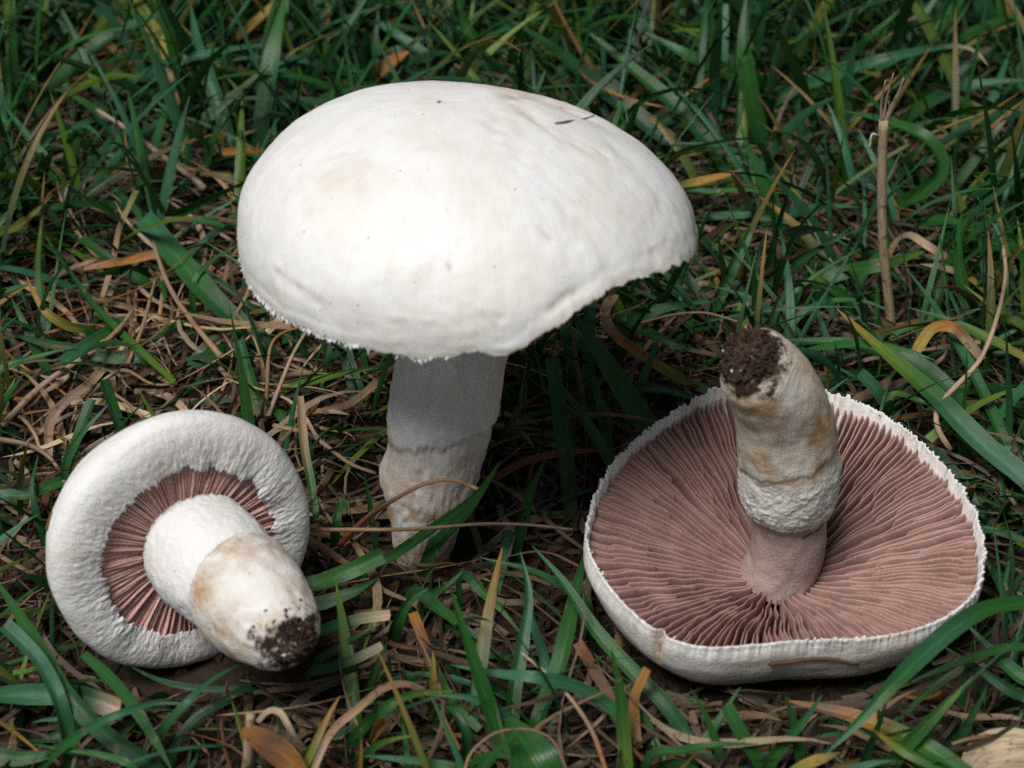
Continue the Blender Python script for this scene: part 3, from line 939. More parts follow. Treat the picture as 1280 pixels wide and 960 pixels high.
# ------------------------------------------------------------------ blades
PAL = {'g': (0.025, 0.108, 0.022), 'd': (0.013, 0.064, 0.018), 'b': (0.037, 0.136, 0.064), 'y': (0.095, 0.170, 0.020),
       'Y': (0.33, 0.23, 0.045), 'o': (0.36, 0.165, 0.040), 't': (0.36, 0.235, 0.135), 'p': (0.50, 0.385, 0.26),
       'r': (0.22, 0.085, 0.040), 'k': (0.30, 0.225, 0.165), 'w': (0.72, 0.69, 0.64), 'n': (0.14, 0.082, 0.045)}

def ribbon(P, width, cols, end='p', fold=0.22, roll=0.0, tipfrac=0.45, seed=0):
    """a folded strip along P (cm): 5 vertices across; returns verts, faces, colours, uv"""
    n = len(P)
    T = np.gradient(P, axis=0)
    T /= np.linalg.norm(T, axis=1)[:, None] + 1e-9
    rr = random.Random(seed)
    N0 = np.array((math.sin(roll), -0.55 * math.cos(roll), 0.83 * math.cos(roll) + 0.15))
    v, c, uv, f = [], [], [], []
    L = np.concatenate([[0], np.cumsum(np.linalg.norm(np.diff(P, axis=0), axis=1))])
    cols = np.array(cols)
    ph = rr.uniform(0, 9)
    for k in range(n):
        t = L[k] / L[-1]
        x = np.cross(T[k], N0)
        nx = np.linalg.norm(x)
        x = x / nx if nx > 0.05 else np.array((1., 0, 0))
        tw = 0.25 * math.sin(t * 3 + ph)
        N = np.cross(x, T[k])
        x = x * math.cos(tw) + N * math.sin(tw)
        N = np.cross(x, T[k])
        w = width * (0.75 + 0.25 * min(1, t / 0.3))
        if end == 'p':
            w *= min(1.0, ((1 - t) / tipfrac) ** 0.75 + 0.03)
        elif end == 'l':
            w = width * (0.15 + math.sin(math.pi * min(0.97, 0.08 + 0.92 * t)) ** 0.8)
        elif end == 'c':
            w *= 1.0 if t < 0.97 else 0.93
        w *= 1 + 0.10 * nz(t * L[-1] * 1.5, ph)
        ci = t * (len(cols) - 1)
        i0 = int(min(ci, len(cols) - 2)) if len(cols) > 1 else 0
        col = cols[i0] if len(cols) == 1 else cols[i0] * (1 - (ci - i0)) + cols[i0 + 1] * (ci - i0)
        for q, u in enumerate((-1, -0.5, 0, 0.5, 1)):
            v.append(P[k] + x * (w * 0.5 * u) + N * (w * fold * abs(u)))
            c.append(col)
            uv.append((0.5 + 0.5 * u, L[k]))
    for k in range(n - 1):
        for q in range(4):
            a = k * 5 + q
            f.append((a, a + 1, a + 6, a + 5))
    return v, f, c, uv

def stalk(P, radius, cols, taper=0.6, sides=7, seed=0, bumpy=0.12):
    n = len(P)
    T = np.gradient(P, axis=0)
    T /= np.linalg.norm(T, axis=1)[:, None] + 1e-9
    x = np.array((0.3, 1., 0.2))
    cols = np.array(cols)
    v, c, uv, f = [], [], [], []
    L = np.concatenate([[0], np.cumsum(np.linalg.norm(np.diff(P, axis=0), axis=1))])
    for k in range(n):
        t = L[k] / L[-1]
        x = x - T[k] * (x @ T[k]); x /= np.linalg.norm(x)
        y = np.cross(T[k], x)
        r = radius * (1 - (1 - taper) * t) * (1 + bumpy * nz(t * L[-1] * 2.5, seed * 1.7))
        ci = t * (len(cols) - 1)
        i0 = int(min(ci, len(cols) - 2)) if len(cols) > 1 else 0
        col = cols[i0] if len(cols) == 1 else cols[i0] * (1 - (ci - i0)) + cols[i0 + 1] * (ci - i0)
        for i in range(sides):
            a = 2 * math.pi * i / sides
            ri = r * (1 + 0.12 * math.sin(3 * a + seed))
            v.append(P[k] + (x * math.cos(a) + y * math.sin(a)) * ri)
            c.append(col)
            uv.append((i / sides * 2, L[k]))
    for k in range(n - 1):
        for i in range(sides):
            j = (i + 1) % sides
            f.append((k * sides + i, k * sides + j, (k + 1) * sides + j, (k + 1) * sides + i))
    f.append(tuple(reversed(range(sides))))
    f.append(tuple((n - 1) * sides + i for i in range(sides)))
    return v, f, c, uv

# name, label, colours base>tip, width in px of the view, end, heights, points base>tip
G, D_, ST = 'grass_blade', 'dry_grass_blade', 'straw'
HERO = [
# upper left
(G, 'arched blue-green blade bridging over the yellowing broad blade, upper left', 'gbbb', 14, 'p', (0.8, 2.2, 2.0), [(132,142),(160,108),(205,82),(260,67),(320,57),(352,55)]),
(D_, 'broad yellowish dry blade entering from the top edge, left', 'otYyY', 21, 'c', (0.5, 1.6, 2.4), [(230,178),(224,140),(210,78),(190,40),(165,0),(150,-30)]),
(ST, 'long grey straw slanting down toward the large cap from the left', 'kkkp', 9, 's', (1.2, 1.5, 1.7), [(256,236),(240,222),(200,193),(160,162),(122,138)]),
(G, 'green blade with its tip at the left edge, beside the curled brown thread', 'ggb', 12, 'p', (0.5, 1.5, 2.1), [(90,262),(76,232),(55,198),(28,162),(2,128)]),
(G, 'dark green blade whose tip touches the arched blade, left of the cap', 'dgg', 13, 'p', (0.6, 1.4, 1.9), [(262,186),(240,172),(218,148),(190,121)]),
(G, 'dark upright blade standing just left of the large cap', 'dgg', 19, 'p', (0.4, 1.6, 2.6), [(254,232),(262,195),(274,158),(284,132)]),
(G, 'wide dull blade running down behind the dark upright one, left of the cap', 'dbb', 17, 'p', (0.6, 1.7, 2.5), [(290,190),(277,140),(258,90),(246,50),(238,5)]),
(G, 'green blade curving right from a kink, below the thin pale straw tip', 'gdg', 13, 'p', (0.5, 1.5, 1.6), [(170,212),(150,178),(120,140),(90,120),(66,110)]),
(ST, 'slim bright orange straw lying level, left of the large cap', 'ooo', 6, 's', (1.0, 1.1, 1.2), [(262,214),(235,212),(190,209),(158,210),(140,217)]),
(D_, 'short orange blade end poking out behind the left edge of the cap', 'ooo', 10, 'c', (1.3, 1.5, 1.6), [(330,190),(308,190),(277,191)]),
(D_, 'ochre dry blade slanting under the broad yellowish blade', 'not', 9, 'p', (0.7, 1.2, 1.6), [(190,112),(165,85),(135,55),(98,20)]),
(G, 'small curved green sprig left of the pale straw stub', 'ggb', 12, 'p', (0.3, 1.2, 1.5), [(48,140),(47,112),(38,96),(22,90)]),
(G, 'upright green blade along the upper left edge', 'dgg', 11, 'p', (0.4, 2.0, 3.2), [(18,140),(17,90),(16,40),(18,-15)]),
(G, 'yellow-green narrow blade leaning at the top left corner', 'gyy', 10, 'p', (0.5, 1.4, 2.0), [(66,92),(60,70),(54,52),(47,38)]),
(ST, 'thin curled brown thread across the blade at the left edge', 'tro', 3, 's', (1.9, 2.0, 1.6), [(55,203),(72,212),(81,222),(78,232),(64,240),(48,262)]),
(G, 'yellow-green blade rising from the left edge under the brown thread', 'gyY', 9, 'p', (0.9, 1.5, 1.8), [(-6,300),(20,284),(40,268),(66,243)]),
# left middle
(G, 'long level green blade arching across the left edge', 'dggg', 13, 'p', (0.7, 1.6, 1.1), [(176,270),(150,259),(110,256),(70,260),(35,272),(-4,296)]),
(G, 'widest dark green blade, cut square, left below the large cap', 'ddgb', 25, 'c', (0.6, 1.2, 1.7), [(330,432),(280,388),(245,350),(210,308),(180,272)]),
(G, 'short square-ended green blade beside the widest dark one', 'dgg', 13, 'c', (0.6, 1.1, 1.3), [(186,360),(160,342),(128,318),(100,298)]),
(D_, 'stem half green half tan, bent at its middle, left of the cap', 'ttty', 8, 'c', (0.7, 1.2, 1.8), [(128,372),(142,325),(149,288),(160,262),(171,238)]),
(ST, 'flat orange-tan straw lying level above the dead thatch, left', 'toot', 10, 'c', (1.0, 1.2, 1.2), [(105,336),(150,328),(185,320),(214,314)]),
(G, 'dark narrow blade near the left edge crossing a folded green one', 'dgg', 11, 'p', (0.3, 1.0, 1.5), [(62,470),(46,440),(35,415),(13,370)]),
(G, 'long thin green blade slanting down toward the fallen mushroom', 'ygg', 9, 'p', (1.3, 1.2, 1.7), [(218,478),(165,430),(120,386),(90,345),(54,292)]),
(G, 'upright olive blade at the far left above the thatch', 'dgy', 9, 'p', (0.4, 1.3, 1.9), [(62,430),(52,370),(48,330),(52,272)]),
(G, 'curved green blade with an orange tip at the far left', 'ggYo', 11, 'p', (0.6, 1.2, 1.6), [(115,418),(85,408),(58,390),(42,365),(33,345)]),
(ST, 'longest pale straw, curving across the thatch above the fallen mushroom', 'tptk', 9, 's', (1.0, 1.2, 1.4), [(2,532),(55,480),(115,440),(148,412),(166,388)]),
(G, 'folded green blade with a frayed cut end above the pale straw', 'dgb', 17, 'c', (0.7, 1.1, 1.2), [(152,400),(138,413),(110,430),(80,453)]),
(G, 'level dark blade lying under the folded frayed one', 'dgd', 15, 'p', (0.9, 1.0, 1.0), [(190,452),(140,447),(90,436),(40,425),(8,414)]),
(ST, 'pinkish straw running down to the ragged left rim of the cap', 'ttk', 8, 's', (0.9, 1.2, 1.5), [(276,446),(235,395),(210,355),(190,300)]),
(ST, 'short tan straw crossing the pinkish one at its middle', 'ttt', 6, 's', (1.0, 1.2, 1.3), [(160,455),(178,410),(194,350)]),
(G, 'slim green blade hooking up to the left rim of the cap', 'yggg', 8, 'p', (1.0, 1.6, 2.1), [(241,368),(250,342),(272,322),(292,310),(304,298)]),
(G, 'small level green blade end touching the left edge of the cap', 'ggg', 9, 'c', (1.2, 1.3, 1.4), [(310,277),(275,278),(240,274)]),
(G, 'folded short green blade over the thatch, above the fallen cap', 'dgb', 16, 'c', (0.7, 0.9, 1.0), [(282,440),(262,447),(236,455)]),
(G, 'upright cut green blade between the fallen cap and the ragged left rim', 'dgb', 17, 'c', (0.4, 0.9, 1.2), [(326,528),(318,490),(308,455),(300,425)]),
(G, 'square-cut dark blade standing above the fallen cap', 'ddg', 13, 'c', (0.5, 1.0, 1.5), [(152,545),(143,515),(136,492),(130,474)]),
(G, 'broad cut blade leaning on the rim of the fallen cap, left', 'dgd', 19, 'c', (0.6, 1.3, 1.8), [(84,600),(97,560),(108,528),(119,500)]),
(G, 'narrow blade lying along the broad cut one, left of the fallen cap', 'dgb', 10, 'p', (0.7, 1.5, 1.9), [(80,600),(88,565),(108,535),(136,505)]),
(G, 'dark curved blade standing close to the left edge, beside the fallen cap', 'ddg', 10, 'p', (0.5, 1.2, 1.5), [(54,672),(46,640),(41,605),(48,568)]),
(G, 'level blue-green blade from the left edge to the fallen cap', 'bbg', 14, 'c', (1.0, 1.1, 1.1), [(-8,628),(35,619),(78,602)]),
(ST, 'curled tan straw at the left edge below the longest straw', 'ttp', 7, 's', (0.8, 1.0, 0.9), [(-5,515),(25,522),(42,540),(50,562)]),
(ST, 'tan straw bent down toward the fallen cap from the left edge', 'tkt', 8, 's', (1.0, 1.1, 0.8), [(-5,548),(35,556),(60,570),(76,590)]),
(ST, 'wavy straw in the thatch right above the fallen cap', 'tptt', 6, 's', (0.9, 1.0, 1.0), [(105,500),(140,468),(160,464),(190,480),(222,480)]),
(D_, 'wide curled tan strip in the thatch left of the fallen cap', 'tkt', 11, 'c', (0.8, 1.1, 1.0), [(60,575),(62,530),(80,505),(110,482),(128,462)]),
# lower left
(G, 'longest dark blade running from the left edge down under the arch', 'ddgg', 21, 'p', (0.6, 1.6, 2.0), [(205,972),(140,925),(85,870),(58,825),(28,775),(-12,715)]),
(G, 'square-tipped blade crossing the longest dark one, lower left', 'dgbb', 18, 'c', (0.5, 1.7, 2.1), [(88,975),(84,925),(72,875),(48,826),(6,782)]),
(D_, 'wide blue-green blade with a withered papery end, lower left', 'gbbbp', 24, 'c', (0.8, 1.0, 0.9), [(-10,870),(40,869),(80,868),(112,873),(150,887)]),
(G, 'slender arched blade with tip above the grass, lower left', 'ggbb', 11, 'p', (0.7, 2.0, 1.8), [(52,965),(95,922),(140,896),(195,879),(247,881)]),
(G, 'blade starting beneath the fallen cap and running to the bottom edge', 'gggd', 14, 'p', (1.6, 1.5, 1.2), [(104,818),(135,845),(165,880),(192,922),(216,965)]),
(G, 'glossy blade coming from under the fallen stem to lower left', 'dgbg', 12, 'p', (0.4, 1.4, 1.4), [(178,955),(205,912),(235,878),(266,850),(308,826)]),
(G, 'dark blade parallel to the glossy one, under the fallen stem', 'ddd', 13, 'p', (0.4, 0.9, 0.9), [(215,945),(240,905),(275,880),(322,848)]),
(G, 'low dark blade in the shadow of the fallen mushroom', 'ddd', 9, 'p', (0.5, 0.7, 0.6), [(320,866),(260,862),(205,852),(160,832)]),
(G, 'bright green wavy blade along the lower left corner', 'ygg', 9, 'p', (1.0, 1.2, 1.1), [(170,965),(130,945),(85,938),(38,930)]),
(G, 'wide blade in the lower left corner, under the slender arch', 'dgg', 19, 'p', (0.9, 1.0, 1.0), [(-15,952),(30,948),(70,942),(98,936)]),
(G, 'small blade stub at the left, under the withered papery end', 'ggb', 9, 'p', (0.8, 0.9, 0.8), [(95,903),(65,899),(40,903)]),
(G, 'tiny pale-tipped blade left of the crossing blades', 'ggy', 7, 'c', (0.9, 1.0, 1.0), [(52,841),(34,840),(16,842)]),
('dry_stalk', 'thick pale cut stalk stub at the bottom edge under the fallen stem', 'tpp', 20, 'S', (0.2, 1.2, 1.9), [(310,985),(311,945),(313,893)]),
('dry_leaf', 'orange-brown dry leaf leaning on the pale stalk stub', 'onor', 28, 'l', (1.7, 1.3, 0.8), [(303,912),(335,930),(362,950),(390,985)]),
('leaf_shred', 'pale papery shred draped over the pale stalk stub', 'kppk', 8, 'p', (1.8, 1.9, 1.2), [(322,903),(335,890),(350,892),(364,915),(380,938)]),
# bottom centre
(ST, 'long pinkish straw arching up from the bottom edge, centre left', 'pttn', 9, 'c', (1.0, 1.7, 1.6), [(388,970),(412,918),(445,888),(478,862),(505,856),(530,864)]),
(G, 'yellow-green arch beside the pinkish straw, bottom centre', 'gggy', 13, 'p', (0.5, 1.7, 1.5), [(438,935),(458,905),(485,882),(520,867),(569,863)]),
(G, 'pink-tipped blade, topmost of the fan beside the soiled stem tip', 'ggbp', 12, 'c', (0.6, 1.1, 1.4), [(388,797),(410,785),(448,774),(488,769)]),
(G, 'middle blade of the fan beside the soiled stem tip', 'ggg', 10, 'p', (0.6, 1.1, 1.5), [(396,832),(420,812),(448,795),(479,778)]),
(G, 'grey-tipped lowest blade of the fan beside the soiled stem tip', 'ggbk', 11, 'c', (0.5, 1.1, 1.3), [(385,846),(415,834),(448,822),(478,807)]),
(G, 'slim upright blade crossing the fan tips from below', 'dgg', 8, 'p', (0.3, 1.0, 1.5), [(454,872),(465,845),(475,822),(485,801)]),
(G, 'short pale-tipped blade under the fan', 'gyy', 9, 'p', (0.4, 0.8, 1.1), [(466,862),(475,845),(486,831)]),
(D_, 'small yellow upright blade in the bottom centre', 'yYY', 10, 'p', (0.5, 1.2, 1.7), [(536,900),(540,868),(541,840),(541,812)]),
(D_, 'blade orange above and green below, bottom centre', 'ggno', 12, 'c', (0.8, 1.0, 1.1), [(600,912),(572,885),(545,840),(530,802),(516,766)]),
(G, 'tallest bright upright blade in the bottom centre', 'gggg', 17, 'p', (0.3, 1.7, 3.0), [(632,955),(618,905),(600,850),(580,790),(562,732)]),
(G, 'arched blue-green blade with a fine tip crossing the tall upright one', 'gbbb', 16, 'p', (0.6, 1.6, 1.3), [(778,905),(755,878),(715,857),(670,847),(620,842),(562,831)]),
(G, 'blue-green blade curving down behind the tall upright one', 'gbb', 11, 'p', (0.5, 1.1, 1.2), [(652,915),(625,888),(590,873),(535,868)]),
(G, 'wavy ribbed blade standing left of the upturned cap', 'dgbg', 16, 'p', (0.3, 1.2, 2.0), [(640,912),(643,860),(652,805),(660,745),(650,688)]),
(G, 'thin-tipped blade pointing left, beside the upturned cap', 'ggb', 11, 'p', (0.9, 1.5, 1.7), [(735,758),(705,735),(665,714),(600,697)]),
(G, 'long blade from beneath the rim of the upturned cap to the bottom edge', 'gdggb', 17, 'p', (0.5, 1.1, 1.9), [(864,936),(835,885),(790,838),(745,788),(705,728),(665,682)]),
(G, 'glossy folded blade behind the long one, left of the upturned cap', 'gggd', 19, 'p', (0.3, 1.0, 1.4), [(672,905),(695,845),(708,795),(722,730),(735,680)]),
(G, 'upright mottled green blade below the left of the upturned cap', 'gygg', 16, 'p', (0.3, 1.2, 2.2), [(784,975),(780,920),(775,865),(764,810)]),
(D_, 'twisted tan blade below the crack in the upturned cap', 'too', 12, 'c', (0.5, 0.9, 1.4), [(798,935),(793,900),(794,870),(810,836)]),
(D_, 'speckled brown flat strip left of the upturned cap', 'nnr', 13, 'c', (0.7, 0.9, 1.0), [(768,880),(745,842),(722,803)]),
(ST, 'thin straw running from the glossy blade to the bottom edge', 'otpp', 7, 's', (0.9, 1.2, 1.2), [(758,965),(738,910),(700,858),(652,816)]),
('leaf', 'broad green leaf with a pale midrib at the bottom edge', 'dggg', 44, 'l', (0.5, 1.4, 1.5), [(700,1015),(675,965),(655,930),(634,898)]),
(ST, 'curved brown straw over the broad leaf at the bottom edge', 'tkt', 4, 's', (1.7, 2.1, 1.8), [(580,966),(590,940),(620,916),(660,912),(690,925),(708,962)]),
(G, 'arching short blade left of the tall upright one', 'ddg', 13, 'p', (0.4, 1.0, 0.9), [(582,945),(580,915),(565,890),(538,878)]),
(G, 'olive curved blade rising from the bottom edge, centre left', 'dgy', 11, 'p', (0.4, 1.3, 1.4), [(455,955),(470,935),(495,924),(526,919)]),
(G, 'small upright brown-tipped blade at the bottom edge, centre left', 'ggo', 9, 'p', (0.9, 1.4, 1.8), [(446,985),(450,955),(452,922)]),
(G, 'level blue-green blade along the bottom edge, centre', 'bgb', 13, 'p', (0.9, 1.2, 1.2), [(580,972),(540,955),(490,948),(455,945)]),
(D_, 'yellow spotted stub between green blades, bottom centre', 'yYo', 16, 'c', (0.3, 0.8, 1.1), [(462,935),(470,918),(480,900)]),
(D_, 'ochre blade leaning right at the bottom centre', 'Yon', 10, 'c', (0.5, 0.8, 1.0), [(572,938),(558,915),(548,890)]),
# stem surroundings
(G, 'square-cut blade pointing to the foot of the standing stem', 'dgg', 19, 'c', (0.7, 1.1, 1.3), [(372,742),(405,727),(440,713),(478,694)]),
(G, 'shadowed blade below the square-cut one, beside the fallen stem', 'ddg', 17, 'p', (0.5, 0.8, 0.9), [(375,765),(410,752),(445,738),(472,722)]),
(G, 'lush blade crossing the foot of the standing stem, tip to the right', 'dgg', 17, 'p', (0.5, 1.5, 2.9), [(534,706),(548,675),(572,650),(598,620),(626,576)]),
(G, 'slim blade slanting up in front of the standing stem', 'dgg', 13, 'p', (0.4, 1.3, 2.6), [(455,716),(490,697),(530,670),(570,640),(612,604)]),
(ST, 'arched orange-brown straw in front of the standing stem', 'orntt', 8, 's', (0.9, 2.7, 3.1), [(424,682),(455,650),(488,627),(530,605),(565,600),(597,611)]),
('twig', 'thin straight twig lying level across the foot of the standing stem', 'ttkk', 6, 's', (1.5, 1.6, 1.3), [(382,662),(450,662),(520,661),(600,655),(660,656),(715,662)]),
(G, 'small upright blade left of the foot of the standing stem', 'ggg', 10, 'p', (0.4, 1.3, 2.1), [(470,692),(464,655),(461,625),(455,593)]),
(D_, 'blade with a withered top beside the right rim of the fallen cap', 'ggtt', 10, 'c', (0.5, 1.2, 1.8), [(396,650),(388,600),(380,560),(374,495)]),
(ST, 'forked tan straw from the fallen cap to the standing stem', 'tkt', 7, 's', (1.0, 1.2, 1.0), [(342,532),(390,545),(435,578),(470,592)]),
(ST, 'split brown straw slanting up to the standing stem', 'tntn', 9, 'c', (0.7, 0.9, 1.2), [(378,516),(425,510),(460,488),(496,448)]),
(ST, 'pale straw hanging beneath the left rim of the large cap', 'ppt', 6, 's', (0.7, 1.3, 2.0), [(335,522),(350,482),(368,440),(390,403)]),
(ST, 'bent orange straw looping under the left rim of the large cap', 'nttoo', 6, 's', (0.6, 1.4, 1.5), [(332,528),(334,480),(338,435),(354,416),(388,406)]),
(G, 'kinked small blade beside the lower right of the fallen cap', 'dgg', 11, 'p', (0.3, 1.2, 1.3), [(418,690),(420,655),(428,625),(437,645)]),
(G, 'dark upright blade in the gap between stem and upturned cap', 'ddg', 14, 'p', (0.4, 1.3, 2.2), [(645,692),(655,650),(665,615),(683,572)]),
(G, 'tall ribbed blade with brownish foot between stem and upturned cap', 'ndgg', 18, 'c', (0.4, 1.5, 2.2), [(714,650),(710,590),(700,520),(690,448)]),
(D_, 'reddish strip arching between stem and upturned cap', 'rrr', 9, 'p', (0.9, 1.3, 1.1), [(615,600),(655,578),(705,567),(765,562)]),
(G, 'arched dark blade joining the tall ribbed one', 'ddg', 10, 'p', (0.6, 1.3, 1.3), [(625,555),(642,530),(665,518),(702,512)]),
(G, 'blade bent like a thumb below the twig, centre', 'ddg', 15, 'p', (0.5, 1.1, 1.4), [(490,800),(500,770),(515,748),(536,734)]),
(G, 'thin blade just right of the thumb-like one', 'gdg', 9, 'p', (0.6, 1.1, 1.3), [(528,752),(550,738),(568,724),(580,712)]),
(G, 'dark blade slanting right, centre, above the tall upright one', 'ddgy', 11, 'p', (0.9, 0.9, 0.6), [(578,720),(605,742),(630,765),(658,800)]),
(G, 'wide dark blade lying just left of the tall upright one', 'ddgg', 15, 'p', (0.8, 1.0, 0.8), [(515,742),(550,762),(580,785),(618,810)]),
# middle right
(G, 'broad glossy double blade hanging behind the upturned cap, left side', 'gggd', 25, 'p', (0.8, 1.6, 2.2), [(832,560),(800,520),(765,465),(740,425),(715,388)]),
(G, 'narrow upright blade left of the broad double blade', 'ggg', 11, 'p', (0.5, 1.3, 2.0), [(766,588),(750,510),(736,455),(722,412)]),
(D_, 'twisted blade turning tan, yellow and green under the right rim', 'gyYott', 12, 'c', (0.9, 1.3, 1.9), [(896,494),(845,470),(800,442),(768,418),(756,392),(768,368)]),
(G, 'upper of two leaflets splayed under the right rim of the large cap', 'dgg', 15, 'p', (1.0, 1.3, 1.3), [(778,412),(810,392),(845,382),(890,376)]),
(G, 'lower of two leaflets splayed under the right rim of the large cap', 'ddg', 14, 'p', (1.0, 1.2, 1.0), [(772,404),(805,414),(840,430),(878,438)]),
(G, 'upright blade slanting from behind the soiled stem end', 'dgg', 15, 'p', (0.5, 1.5, 2.3), [(886,400),(905,355),(925,315),(952,262)]),
(ST, 'thin straw arch reaching the soiled end of the upturned stem', 'tkt', 4, 's', (1.3, 1.7, 1.9), [(800,404),(840,394),(880,391),(922,402)]),
(G, 'wide ribbed blade with an orange tip behind the upturned cap, right', 'gbbgyo', 24, 'p', (0.9, 1.6, 2.0), [(1300,620),(1225,552),(1165,492),(1105,440),(1046,386)]),
('twig', 'grey dry stem curving in an S above the upturned cap, right', 'pppkp', 8, 's', (0.9, 2.3, 3.0), [(1188,562),(1172,535),(1172,508),(1190,488),(1225,450),(1246,398),(1257,345),(1254,308)]),
(G, 'broad dark blade arching behind the wide ribbed one', 'ddgd', 25, 'p', (0.6, 1.3, 1.2), [(1208,555),(1185,490),(1130,450),(1060,430),(975,425)]),
(G, 'blue-green blade passing behind the S-curved dry stem', 'ggbb', 14, 'p', (0.5, 1.4, 1.8), [(1262,575),(1228,492),(1200,438),(1168,385),(1130,332)]),
(D_, 'yellow curled blade hooking over beside the S-curved dry stem', 'tpoYY', 13, 'c', (1.2, 1.9, 1.4), [(1228,450),(1208,425),(1190,409),(1165,412),(1145,440)]),
(G, 'level green blade turning orange at the right edge', 'Yygg', 12, 'p', (1.2, 1.6, 1.7), [(1290,452),(1250,430),(1190,403),(1134,384)]),
(G, 'upright lone blade right of the frayed dry stalk', 'dggg', 15, 'p', (0.4, 1.5, 2.6), [(1214,410),(1206,370),(1198,320),(1203,263)]),
(G, 'yellow-edged blade running to the right edge, below the upright one', 'ggyy', 11, 'p', (1.0, 1.4, 1.6), [(1290,422),(1250,392),(1225,373),(1204,356)]),
(D_, 'yellow withered blade resting beside the upright lone one', 'yYkk', 10, 'p', (0.9, 1.4, 1.4), [(1235,372),(1210,348),(1180,336),(1150,330)]),
(G, 'dark slim blade slanting up to the right, above the soiled stem end', 'ddd', 9, 'p', (0.6, 1.4, 2.1), [(958,362),(985,340),(1020,314),(1068,281)]),
(G, 'wide bowed blade passing behind the frayed dry stalk', 'dggy', 16, 'p', (0.7, 1.3, 1.4), [(1025,358),(1060,340),(1105,331),(1165,311)]),
(D_, 'bent tan loop of dry blade right of the frayed dry stalk', 'tkpt', 9, 'c', (1.0, 1.7, 1.3), [(1112,318),(1122,302),(1138,295),(1160,308),(1182,322)]),
(G, 'short olive blade with tip left of the dry stalk foot', 'dgy', 12, 'p', (0.6, 1.0, 1.3), [(1058,378),(1035,358),(1020,345),(1006,330)]),
(G, 'arched green blade touching the foot of the dry stalk', 'gbgg', 9, 'p', (0.7, 1.4, 1.3), [(985,415),(1010,388),(1045,376),(1085,378),(1120,393)]),
(G, 'cut green stub rising behind the upturned cap, right of its stem', 'ygb', 14, 'c', (0.7, 1.3, 1.6), [(1112,520),(1100,495),(1088,480),(1074,466)]),
(G, 'bright folded blade reaching right from the cut green stub', 'ygg', 9, 'p', (1.2, 1.5, 1.4), [(1104,500),(1120,493),(1145,500),(1175,512)]),
# upper right
(G, 'long arched blade with a bleached drooping tip, upper right', 'ggbbbp', 15, 'p', (0.7, 2.3, 2.2), [(962,134),(1000,112),(1045,95),(1110,75),(1180,60),(1215,63),(1235,82)]),
(G, 'tall upright blade crossing the bleached-tip arch', 'ggyg', 16, 'p', (0.4, 2.4, 4.0), [(1060,250),(1052,180),(1041,85),(1028,2)]),
(G, 'blade folding over the frayed dry stalk and curling under', 'dgggd', 17, 'p', (0.5, 2.4, 2.2), [(1120,262),(1155,240),(1175,215),(1172,190),(1148,168),(1100,150),(1050,138)]),
(G, 'broad bowed blade at the right edge, upper part', 'dgbg', 17, 'p', (0.6, 1.9, 2.2), [(1135,150),(1165,128),(1200,112),(1240,104),(1292,100)]),
(G, 'pale-tipped blade leaning right, near the right edge', 'gggk', 12, 'p', (0.5, 1.4, 2.1), [(1190,240),(1215,205),(1245,165),(1269,132)]),
(G, 'pink-tipped upright blade right of the large cap', 'dggg', 15, 'p', (0.4, 1.6, 2.6), [(978,305),(968,258),(948,212),(924,158)]),
(G, 'broad light blade slanting down to the right edge of the cap', 'dggg', 20, 'p', (0.6, 1.8, 2.6), [(908,230),(885,185),(838,130),(788,85),(728,35)]),
(G, 'wide blade slanting behind the broad light one', 'dggb', 20, 'p', (0.8, 1.8, 2.2), [(955,110),(915,93),(862,70),(808,41)]),
(G, 'long blade lying close behind the right shoulder of the cap', 'dddg', 21, 'p', (0.7, 1.6, 2.0), [(848,190),(805,152),(745,105),(690,60),(630,20)]),
(D_, 'thin red-brown stem running to the top edge above the cap', 'rrr', 6, 's', (1.4, 2.2, 2.8), [(742,90),(722,58),(706,28),(688,-8)]),
(D_, 'orange-brown wispy blade behind the right shoulder of the cap', 'root', 7, 'p', (1.8, 2.3, 2.2), [(720,88),(745,107),(785,124),(831,134)]),
(G, 'wide upright blade rising to the top edge, right of centre', 'dggd', 20, 'p', (0.5, 2.3, 3.6), [(952,180),(938,115),(930,55),(934,-15)]),
(D_, 'yellow to tan blade end beside the right edge of the cap', 'yYot', 10, 'p', (1.2, 1.4, 1.5), [(848,232),(880,226),(905,220),(928,212)]),
(G, 'level thin blade right of the cap, below the yellow blade end', 'ggg', 7, 'p', (1.0, 1.3, 1.3), [(850,243),(890,240),(930,237),(985,242)]),
(G, 'small upright blade between cap and pink-tipped blade', 'ggy', 9, 'p', (0.5, 1.3, 1.9), [(886,218),(892,195),(900,160)]),
(G, 'wide curving blade at the top, near the bleached-tip arch', 'dgb', 17, 'p', (0.6, 1.8, 2.2), [(905,70),(893,40),(880,18),(862,-8)]),
(G, 'broad pale-green blade in the top right corner', 'dbb', 30, 'p', (0.6, 1.8, 2.6), [(1235,60),(1232,20),(1225,-10),(1222,-40)]),
(G, 'oblique blade crossing toward the top edge, above the dry stalk', 'ggg', 12, 'p', (0.6, 1.8, 2.6), [(1040,100),(1075,60),(1110,28),(1140,-2)]),
(G, 'shadowed wide blade below the bleached tip', 'ddd', 20, 'p', (0.5, 1.5, 2.1), [(1130,150),(1165,118),(1200,85),(1240,60)]),
# top centre
(G, 'dark blade slanting to the top edge, above the left of the cap', 'dddg', 17, 'p', (0.6, 2.0, 3.0), [(388,128),(398,92),(425,52),(462,-10)]),
(G, 'wide dark upright blade at the top, left of the cap', 'ddgg', 21, 'p', (0.6, 2.1, 3.2), [(325,180),(332,125),(342,60),(358,-12)]),
(G, 'blue-green blade leaning toward the cap from the dark upright one', 'bbg', 14, 'p', (1.6, 1.5, 0.9), [(340,62),(352,90),(368,115),(386,140)]),
